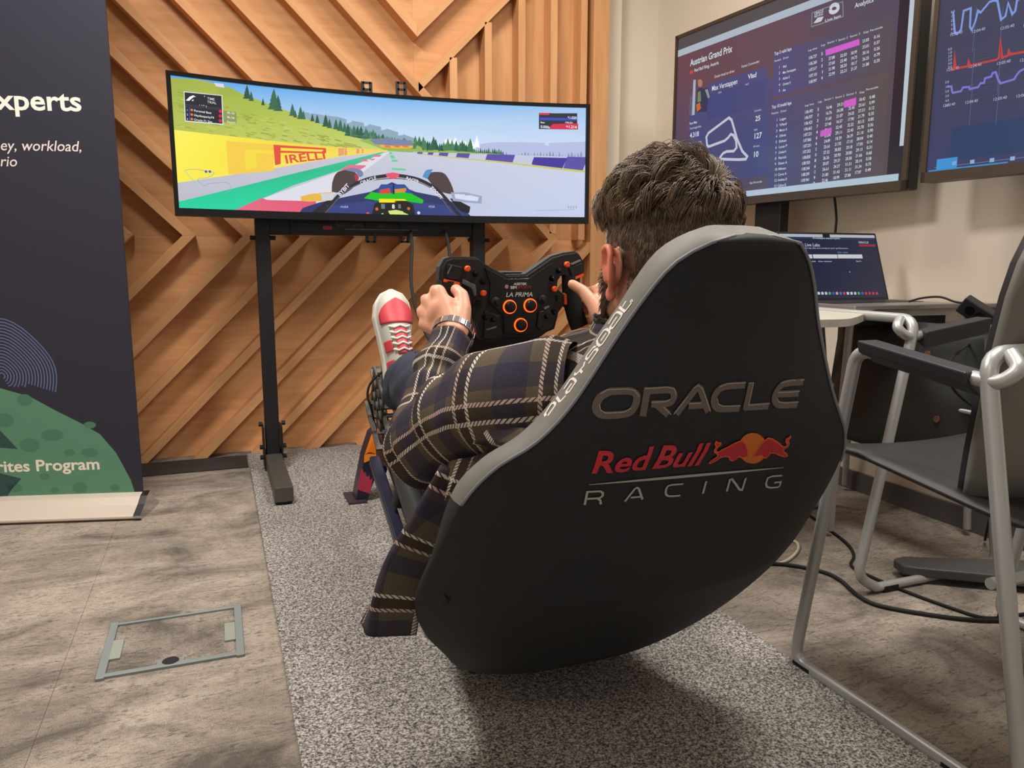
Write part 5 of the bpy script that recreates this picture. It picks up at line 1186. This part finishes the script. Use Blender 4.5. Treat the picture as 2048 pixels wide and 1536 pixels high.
hand((.744,1.385,.668),[(.742,1.432,.744),(.756,1.448,.726),(.762,1.450,.704),(.758,1.440,.683)],(-.006,.040,-.006),(-.030,.012,-.004),(-.026,-.014,-.002),[((.728,1.39,.684),.020),((.716,1.410,.716),.0155),((.702,1.430,.742),.0125),((.684,1.444,.756),.0105)],((.744,1.418,.700),(.034,.020,.040)))
bo=B.build('body_source',None,None,fix=False)
def remesh(o,vox,sm,name,m,parent):
    r=o.modifiers.new('r','REMESH'); r.mode='VOXEL'; r.voxel_size=vox; r.use_smooth_shade=True
    s_=o.modifiers.new('s','SMOOTH'); s_.iterations=sm; s_.factor=.5
    dg=bpy.context.evaluated_depsgraph_get(); me=bpy.data.meshes.new_from_object(o.evaluated_get(dg)); me.name=name
    old=o.data; bpy.data.objects.remove(o); bpy.data.meshes.remove(old)
    me.materials.clear(); me.materials.append(m)
    for p in me.polygons: p.use_smooth=True
    n=bpy.data.objects.new(name,me); col.objects.link(n)
    if parent: par(n,parent)
    return n
body=remesh(bo,.0036,4,'body',None,driver)
# skin tone per vertex: ears and knuckles pinker, clipped-hair shade on scalp and jaw
HRi=HR.transposed()
def beardness(l):   # l in head space
    x,y,z=l; side=abs(x)
    if y<.028 or z>-.02: 
        # side burn
        return 1.0 if (.030<y<.050 and -.06<z<.01 and side>.055) else 0
    top=-.055-(.02 if y<.07 else -.0)
    if z<-.055 and y>.030: return 1.0
    return .0
ca=body.data.color_attributes.new('Col','FLOAT_COLOR','POINT'); off=Vector(wloc(driver))
base=np.array(lin('#d89c80')); ear=np.array(lin('#d9745c')); stub=np.array(lin('#6b5240')); pink=np.array(lin('#dd9a86'))
bv=np.empty(len(body.data.vertices)*3); body.data.vertices.foreach_get('co',bv); bv=bv.reshape(-1,3)
hloc=(bv-np.array(HC))@np.array(HR)
colr=np.tile(np.r_[base,1],(len(bv),1))
def mixw(w_,c): colr[:,:3]=colr[:,:3]*(1-w_[:,None])+c*w_[:,None]
hx,hy,hz=hloc.T; near=np.linalg.norm(hloc,axis=1)<.19
e_=np.clip((np.abs(hx)-.083)/.006,0,1)*near*(np.abs(hy-.0)<.045)*(hz>-.1)*(hz<0); mixw(e_*.75,ear)
hair_w=np.clip((hz+.085-(hy>.0)*.05)/.05,0,1)*near*(np.abs(hx)<.086)*(hy<.075)*(1-e_); 
hair_w*=np.where((hy>.012)&(hz<.0)&(hy<.075),np.clip((hz+.03)/.03,0,1),1); mixw(hair_w*.9,stub)
body.data.color_attributes['Col'].data.foreach_set('color',colr.astype(np.float32).ravel())
ms=mat('skin_tone','#d89c80',.48,bump=.1,bscale=300,sub=.12); a_=ms.node_tree.nodes.new('ShaderNodeVertexColor'); a_.layer_name='Col'; ms.node_tree.links.new(a_.outputs['Color'],ms.node_tree.nodes['Principled BSDF'].inputs['Base Color'])
body.data.materials.clear(); body.data.materials.append(ms)
for sg in (-1,1):
    e_o=MB().ellipsoid(hl(sg*.030,.0885,-.028),(.0115,.0085,.0060),HR,16,10).build('eye',mat('eye_white','#d8d2cb',.25),driver,smooth='all')
    MB().ellipsoid(hl(sg*.030,.0960,-.0285),(.0048,.0020,.0046),HR,14,8).build('iris',mat('brown_iris','#2a1a12',.2),e_o,smooth='all')
    MB().tube([hl(sg*.016,.1035,-.008),hl(sg*.030,.103,-.003),hl(sg*.045,.094,-.008)],[.002,.003,.0015],6).build('eyebrow',mat('eyebrow_hair','#33251b',.7),driver,smooth='all')
    MB().tube([hl(sg*.018,.0935,-.0245),hl(sg*.030,.0975,-.0205),hl(sg*.042,.0925,-.0245)],.0028,8).build('eyelid',M['skin'],driver,smooth='all')
# ------------------------------------------------------------------ hair and beard: strands grown from the head
from mathutils.bvhtree import BVHTree
me=body.data; bvh=BVHTree.FromPolygons([tuple(v) for v in bv],[tuple(p.vertices) for p in me.polygons])
def surf_hit(d):
    o_=HC+HR@(Vector(d).normalized()*.26); r=bvh.ray_cast(o_,(HC-o_).normalized(),.3)
    return (r[0],r[1]) if r[0] is not None else (None,None)
def strands(name,specs,r,m,parent):
    cu=bpy.data.curves.new(name,'CURVE'); cu.dimensions='3D'; cu.bevel_depth=r; cu.bevel_resolution=0; cu.use_fill_caps=False
    for pts in specs:
        sp=cu.splines.new('POLY'); sp.points.add(len(pts)-1)
        for i,p in enumerate(pts): sp.points[i].co=(*p,1); sp.points[i].radius=1-.7*i/(len(pts)-1)
    o=bpy.data.objects.new(name,cu); col.objects.link(o)
    # bake to a mesh
    dg=bpy.context.evaluated_depsgraph_get(); mm=bpy.data.meshes.new_from_object(o.evaluated_get(dg)); bpy.data.objects.remove(o); bpy.data.curves.remove(cu)
    mm.materials.clear(); mm.materials.append(m); o=bpy.data.objects.new(name,mm); col.objects.link(o); par(o,parent); o['kind']='stuff'; return o
def hair_mat(name,c0,c1,sc):
    m=bpy.data.materials.new(name); m.use_nodes=True; nt=m.node_tree; b=nt.nodes['Principled BSDF']; b.inputs['Roughness'].default_value=.42; b.inputs['Specular IOR Level'].default_value=.6
    tc=nt.nodes.new('ShaderNodeTexCoord'); n=nt.nodes.new('ShaderNodeTexNoise'); n.inputs['Scale'].default_value=sc; n.inputs['Detail'].default_value=5; nt.links.new(tc.outputs['Object'],n.inputs['Vector'])
    r=ramp(nt,[(.3,c0),(.7,c1)]); nt.links.new(n.outputs['Fac'],r.inputs[0]); nt.links.new(r.outputs[0],b.inputs['Base Color']); return m
hm=hair_mat('brown_hair','#3a2c21','#8a7158',55); hm2=hair_mat('short_hair','#4a3b2f','#8f7a66',90)
rnd=random.Random(11); CR=Vector((.012,-.062,.070)).normalized()
clumps=[]
def flow(l):      # tangent direction in head space, away from the crown with a swirl, forward on top
    n=Vector((l.x/.0064,l.y/.01,l.z/.0092)).normalized(); d=l.normalized()-CR; d=d-n*d.dot(n)
    if d.length<.05: d=n.orthogonal()
    d.normalize(); sw_=n.cross(d)
    out=d+sw_*.45
    if l.z>.02: out+=Vector((-.55,.35,0))*min(1,(l.z-.02)/.05)
    else: out+=Vector((0,-.15,-.9))*min(1,(.02-l.z)/.06)
    out=out-n*out.dot(n); return out.normalized(),n
long_,short_=[],[]
cl=[]
while len(cl)<420:
    d=Vector((rnd.gauss(0,1),rnd.gauss(0,1),rnd.gauss(0,1)))
    if d.length<.1: continue
    d.normalize()
    if d.z<-.05 or (d.y>.62 and d.z<.45): continue
    cl.append((d,rnd.uniform(.75,1.25),Vector((rnd.gauss(0,1),rnd.gauss(0,1),rnd.gauss(0,1)))*.35))
def hair_len(l):
    z=l.z+.25*max(0,-.0-l.y)*.0
    return float(np.interp(z,[-.11,-.05,-.01,.022,.048,.075],[.003,.006,.009,.012,.032,.050]))
N=0
while N<26000:
    d=Vector((rnd.gauss(0,1),rnd.gauss(0,1),rnd.gauss(0,1))).normalized()
    if d.z<-.9: continue
    p,nn=surf_hit(d)
    if p is None: continue
    l=HRi@(p-HC); N+=1
    if abs(l.x)>.087: continue
    # hair line
    if l.y>.012 and l.z<.028 and not (l.y<.04 and l.z>-.035): continue
    if l.y>.060 and l.z<.062: continue
    if l.z<-.105: continue
    if abs(l.x)>.07 and -.026<l.y<.045 and l.z<-.012: continue
    if l.z<-.07 and rnd.random()<.4: continue
    L=hair_len(l)*rnd.uniform(.8,1.15)
    fd,n=flow(l)
    if L>.02:
        ci=max(range(0,len(cl)),key=lambda i:cl[i][0].dot(d)) if N%1==0 else 0
        c=cl[ci]; L*=c[1]; fd=(fd+(c[2]-n*c[2].dot(n))*.9).normalized(); lift=.38+.30*c[1]*abs(nz3(c[0],3))
        pull=(c[0]-d)*.025
    else: lift=.20; pull=Vector((0,0,0)); fd=(fd+Vector((rnd.gauss(0,.2),rnd.gauss(0,.2),rnd.gauss(0,.2)))).normalized()
    pts=[];K=6 if L>.02 else 3
    for k in range(K):
        t=k/(K-1); q=l+fd*L*t+n*(L*lift*math.sin(PI*min(1,t*.9))*1.0+.0005-(.10*L*t*t if L>.02 else 0))+pull*t*t
        # stay outside the skull
        e=Vector((q.x/.080,q.y/.100,(q.z-.002)/.096)).length
        mn=1.02+ (.10*min(1,t*2)*min(1,max(0,(l.z)/.05)) if L>.02 else .01)
        if e<mn and q.z>-.06: q=Vector((q.x,q.y,q.z))*(mn/e)
        pts.append(HC+HR@q)
    (long_ if L>.02 else short_).append(pts)
hair=strands('hair',long_,.00085,hm,driver); sh=strands('clipped_hair',short_,.00055,hm2,driver)
# under-layer so no scalp shows through the long hair
V=[];Fc=[];nu,nv=40,16
for j in range(nv+1):
    ph=math.radians(27)+ (PI/2-math.radians(27))*j/nv
    for k in range(nu):
        a=2*PI*k/nu; q=Vector((.0845*math.cos(ph)*math.cos(a),.1045*math.cos(ph)*math.sin(a),.002+.103*math.sin(ph)))
        if q.y>.05: q.z=max(q.z,.055+.0*q.y) if q.z<.055 else q.z
        q*=1+.03*noise.noise(q*60); V.append(HC+HR@q)
Fc=[(i*nu+k,i*nu+(k+1)%nu,(i+1)*nu+(k+1)%nu,(i+1)*nu+k) for i in range(nv) for k in range(nu)]
MB().add(V,Fc).build('hair_underlayer',hair_mat('dark_hair','#1f1712','#3a2c22',80),driver,smooth='all')
bs_=[];N=0
while N<9000:
    d=Vector((rnd.gauss(0,.7),abs(rnd.gauss(0,1)),rnd.uniform(-1.6,.1))).normalized(); p,nn=surf_hit(d)
    if p is None: continue
    N+=1; l=HRi@(p-HC)
    side=abs(l.x)>.052 and .022<l.y<.052 and -.135<l.z<.0
    jaw=l.y>.022 and -.148<l.z<-.062 and not (abs(l.x)<.026 and -.1<l.z<-.08) and not(l.z>-.075 and l.y>.075 and abs(l.x)<.014)
    if abs(l.x)>.085 or not(side or jaw): continue
    if jaw and l.z>-.062-.5*max(0,l.y-.045)*0+(-.02 if .045<l.y<.09 else 0): continue
    n=(HRi@nn).normalized(); fd=Vector((0,.25,-1)); fd=(fd-n*fd.dot(n)).normalized()+Vector((rnd.gauss(0,.15),rnd.gauss(0,.15),0)); L=rnd.uniform(.009,.016)
    bs_.append([HC+HR@(l+fd*L*t+n*(L*.45*t+.0003)) for t in (0,.5,1)])
strands('beard',bs_,.0007,hair_mat('beard_hair','#2c211a','#6b5342',90),driver)
# ------------------------------------------------------------------ clothes
sleeve([(.455,.93,.615,.080),(.405,.975,.607,.087),(.365,1.045,.588,.083),(.333,1.115,.555,.075),(.310,1.18,.512,.068),(.307,1.225,.497,.060),(.326,1.268,.530,.056),(.357,1.315,.585,.049),(.388,1.352,.635,.042),(.404,1.372,.657,.0385)],'shirt_sleeve',driver,wr=.0065,seed=2)
sleeve([(.685,.93,.615,.080),(.735,.975,.607,.087),(.775,1.045,.588,.083),(.807,1.115,.555,.075),(.830,1.18,.512,.068),(.833,1.225,.497,.060),(.814,1.268,.530,.056),(.793,1.315,.585,.049),(.766,1.352,.635,.042),(.752,1.372,.657,.0385)],'shirt_sleeve',driver,wr=.0045,seed=5)
st2=[(.57,1.28,.15,.165,.10),(.57,1.19,.28,.175,.12),(.57,1.10,.42,.188,.125),(.57,1.025,.54,.198,.122),(.572,.975,.61,.200,.115),(.576,.955,.650,.190,.105),(.584,.945,.682,.150,.092),(.590,.942,.702,.105,.082),(.592,.942,.712,.076,.072)]
cc=cat([s[:3] for s in st2],7); ab=cat([(s[3],s[4],0) for s in st2],7); rows=[];uvs=[];L=0
for i,p in enumerate(cc):
    t=(cc[min(i+1,len(cc)-1)]-cc[max(i-1,0)]).normalized(); yv=Vector((1,0,0)).cross(t).normalized()*-1
    if i: L+=(p-cc[i-1]).length
    r_=[];q_=[]
    for k in range(65):
        a=2*PI*k/64; ca_,sa_=math.cos(a),math.sin(a); d=Vector((1,0,0))*math.copysign(abs(ca_)**.8,ca_)*ab[i].x+yv*math.copysign(abs(sa_)**.8,sa_)*ab[i].y
        d+=d.normalized()*.006*(nz3(p+d,14,4)+.6*math.sin(L*60+5*nz3(p+d,7))); r_.append(p+d); q_.append((a*.165,L))
    rows.append(r_);uvs.append(q_)
uvgrid('shirt_body',rows,uvs,M['plaid'],driver)
# collar: outer plaid leaf and glossy black inside
def ring(rad,z0,z1,flare,nm,mm,a0=0,a1=2*PI,dz=0):
    rows=[];uvs=[]
    for j in range(6):
        v=j/5; r_=[];q_=[]
        for k in range(41):
            a=a0+(a1-a0)*k/40; rr_=rad*(1+flare*v)+.004*nz3((math.cos(a),math.sin(a),v),2,9)
            r_.append(Vector((.588+rr_*math.cos(a)*1.0,.950+rr_*.92*math.sin(a),z0+(z1-z0)*v+.012*math.sin(a)*0+.006*nz3((math.cos(a)*2,math.sin(a)*2,0),1.5,3)+dz*math.cos(a)))); q_.append((a*rad,v*.06))
        rows.append(r_);uvs.append(q_)
    return uvgrid(nm,rows,uvs,mm,driver,solid=.0025)
ring(.084,.695,.722,-.10,'collar_stand',M['plaid']); ring(.118,.672,.716,-.22,'collar_leaf',M['plaid'])
ring(.090,.700,.724,.05,'collar_lining',mat('satin_black','#0b0b0c',.25),)
# hanging shirt tail
def patch(Lp,Rp,nm,bul,nu=14,nv=8,solid=.003,u0=0,seed=0,parent=None,rot=0):
    A=cat(Lp,nv); Bq=cat(Rp,nv); n=min(len(A),len(Bq)); rows=[];uvs=[];L=0
    for i in range(n):
        a,b_=A[i],Bq[i]; 
        if i: L+=((a+b_)/2-(A[i-1]+Bq[i-1])/2).length
        r_=[];q_=[];w_=(b_-a).length
        nrm=(b_-a).cross(A[min(i+1,n-1)]-A[max(i-1,0)]).normalized()
        if nrm.y>0: nrm=-nrm
        for k in range(nu+1):
            t=k/nu; p=a.lerp(b_,t)+nrm*(bul*math.sin(PI*t)+.007*math.sin(t*9+L*8+seed)*math.sin(PI*t)+.005*nz3((t*2,L*8,seed),1))
            r_.append(p); q_.append((u0+t*w_*math.cos(rot)+L*math.sin(rot),L*math.cos(rot)-t*w_*math.sin(rot)))
        rows.append(r_);uvs.append(q_)
    return uvgrid(nm,rows,uvs,M['plaid'],parent or driver,solid=solid)
def yy(px,py,y): return Vector(on(px,py,1,y))
patch([yy(915,945,1.06),yy(868,1002,1.09),yy(802,1100,1.12),yy(757,1180,1.13),yy(724,1243,1.14)],[yy(945,955,1.01),yy(900,1055,1.02),yy(868,1130,1.035),yy(846,1200,1.05),yy(831,1270,1.07)],'shirt_tail',.045,nu=18,seed=1,u0=.02)
patch([yy(915,950,1.09),yy(868,1006,1.13),yy(806,1104,1.16),yy(762,1184,1.17),yy(730,1246,1.17)],[yy(940,965,1.05),yy(895,1060,1.07),yy(864,1130,1.08),yy(842,1200,1.09),yy(827,1262,1.10)],'shirt_tail_inside',-.02,nu=12,seed=3,u0=.04)
patch([yy(895,930,1.05),yy(888,1000,1.04),yy(872,1080,1.06),yy(848,1160,1.08),yy(832,1205,1.10)],[yy(1000,900,.94),yy(950,985,.965),yy(908,1075,1.0),yy(880,1130,1.04),yy(846,1212,1.085)],'shirt_hem',.012,nu=14,seed=6,u0=.07,rot=.5)
patch([yy(1020,820,.99),yy(960,870,1.03),yy(925,930,1.06),yy(905,975,1.07)],[yy(1130,790,.865),yy(1065,860,.88),yy(1005,915,.91),yy(955,975,.955)],'shirt_side',.02,nu=14,seed=9,u0=.03,rot=.6)
T_=MB(); 
for sg in (-1,1):
    X=lambda x: SXC+sg*x
    T_.capsule((X(.085),1.20,.205),.105,(X(.115),1.42,.37),.098,20); T_.capsule((X(.115),1.42,.37),.098,(X(.148),1.61,.535),.080,20)
    T_.capsule((X(.148),1.61,.535),.078,(X(.135),1.80,.515),.070,20); T_.capsule((X(.135),1.80,.515),.068,(X(.128),1.95,.475),.060,20)
T_.capsule((.49,1.2,.21),.108,(.65,1.2,.21),.108,18)
tr=remesh(T_.build('t',None,None,fix=False),.007,8,'trousers',M['navy'],driver)
vv=tr.data.vertices
for v in vv:
    p=v.co+Vector(wloc(driver)); v.co+=v.normal*(.006*nz3(p,16,1)+.004*math.sin(p.z*55+p.y*30+4*nz3(p,8,2)))
# watch
wdir=Vector((.414,1.392,.672))-Vector((.385,1.345,.63)); wdir.normalize(); wc=Vector((.4105,1.383,.668)); u_=wdir.orthogonal().normalized(); v_=wdir.cross(u_)
wt_=MB()
for k in range(22):
    a=2*PI*k/22; d=u_*math.cos(a)+v_*math.sin(a); tt_=wdir.cross(d); R=Matrix((tt_,wdir,d)).transposed(); wt_.box(wc+d*.0385,(.0105,.016,.004),R)
wt_.build('watch_bracelet',M['chrome'],driver,bevel=.001)
# sneakers, soles towards the pedals
def sneaker(cx):
    nrm=Vector((0,-.96,.28)); lv=Vector((0,.28,.96)); hp=Vector((cx,2.035,.43)); sl=.30
    s_=bpy.data.objects.new('sneaker',None); col.objects.link(s_); s_.location=(0,0,0); s_.parent=None
    def W(l): return float(np.interp(l,[0,.05,.15,.35,.55,.75,.88,.96,1],[.004,.024,.033,.033,.040,.049,.043,.028,.004]))
    def Hh(l): return float(np.interp(l,[0,.1,.3,.45,.6,.75,.9,1],[.085,.105,.105,.095,.075,.058,.045,.020]))
    def up(l,a,o=0): # a from -1..1 across
        w_=W(l)*.97; h_=Hh(l); an=a*PI/2; x=w_*math.sin(an); hh=h_*abs(math.cos(an))**.7+.018
        return hp+Vector((x,0,0))+lv*(sl*l)+nrm*(hh+o)+Vector((1,0,0))*o*math.sin(an)
    return up,W,hp,lv,nrm,sl
def make_sneaker(cx):
    up,W,hp,lv,nrm,sl=sneaker(cx); gw=mat('off_white_leather','#b9b9b0',.55); rd=mat('red_leather','#c33a45',.5)
    Vs=[];n=36
    ol=[(W(l),l) for l in [k/24 for k in range(25)]]; poly=[(w_*1.1,l*sl*1.03-.004) for w_,l in ol]+[(-w_*1.1,l*sl*1.03-.004) for w_,l in ol[::-1]]
    sole=MB().prism(poly,lambda x,l,h:hp+Vector((x,0,0))+lv*l+nrm*h,-.012,.022).build('sneaker_sole',mat('sole_grey','#c9c9bf',.6),driver,bevel=.004)
    rows=[[up(l/30,-1+2*k/20) for k in range(21)] for l in range(31)]; uv=[[(0,0)]*21]*31
    u=uvgrid('sneaker_upper',rows,uv,gw,driver)
    def patchs(l0,l1,a0,a1,o,m_,nm,shape=None):
        rows=[]
        for i in range(13):
            l=l0+(l1-l0)*i/12; k0,k1=(a0,a1) if shape is None else shape(i/12)
            rows.append([up(l,k0+(k1-k0)*k/10,o) for k in range(11)])
        q=uvgrid(nm,rows,[[(0,0)]*11]*13,m_,driver,solid=.002); return q
    patchs(.66,.90,-.62,.62,.0022,rd,'red_toe_box',lambda t:(-.78*(1-t**3),.78*(1-t**3)))
    patchs(.40,.50,-.85,-.45,.002,rd,'red_side_panel'); patchs(.40,.50,.45,.85,.002,rd,'red_side_panel'); patchs(.18,.32,-.9,-.5,.002,rd,'red_side_panel'); patchs(.18,.32,.5,.9,.002,rd,'red_side_panel')
    patchs(.36,.62,-.28,.28,.0015,rd,'red_tongue')
    for i in range(5):
        l=.40+.055*i; MB().tube([up(l+.01*(-1)**k,a,.004) for k,a in enumerate((-.42,-.2,0,.2,.42))],.0035,6).build('shoe_lace',mat('lace_white','#cfcfc6',.8),driver,smooth='all')
make_sneaker(.447); make_sneaker(.695)
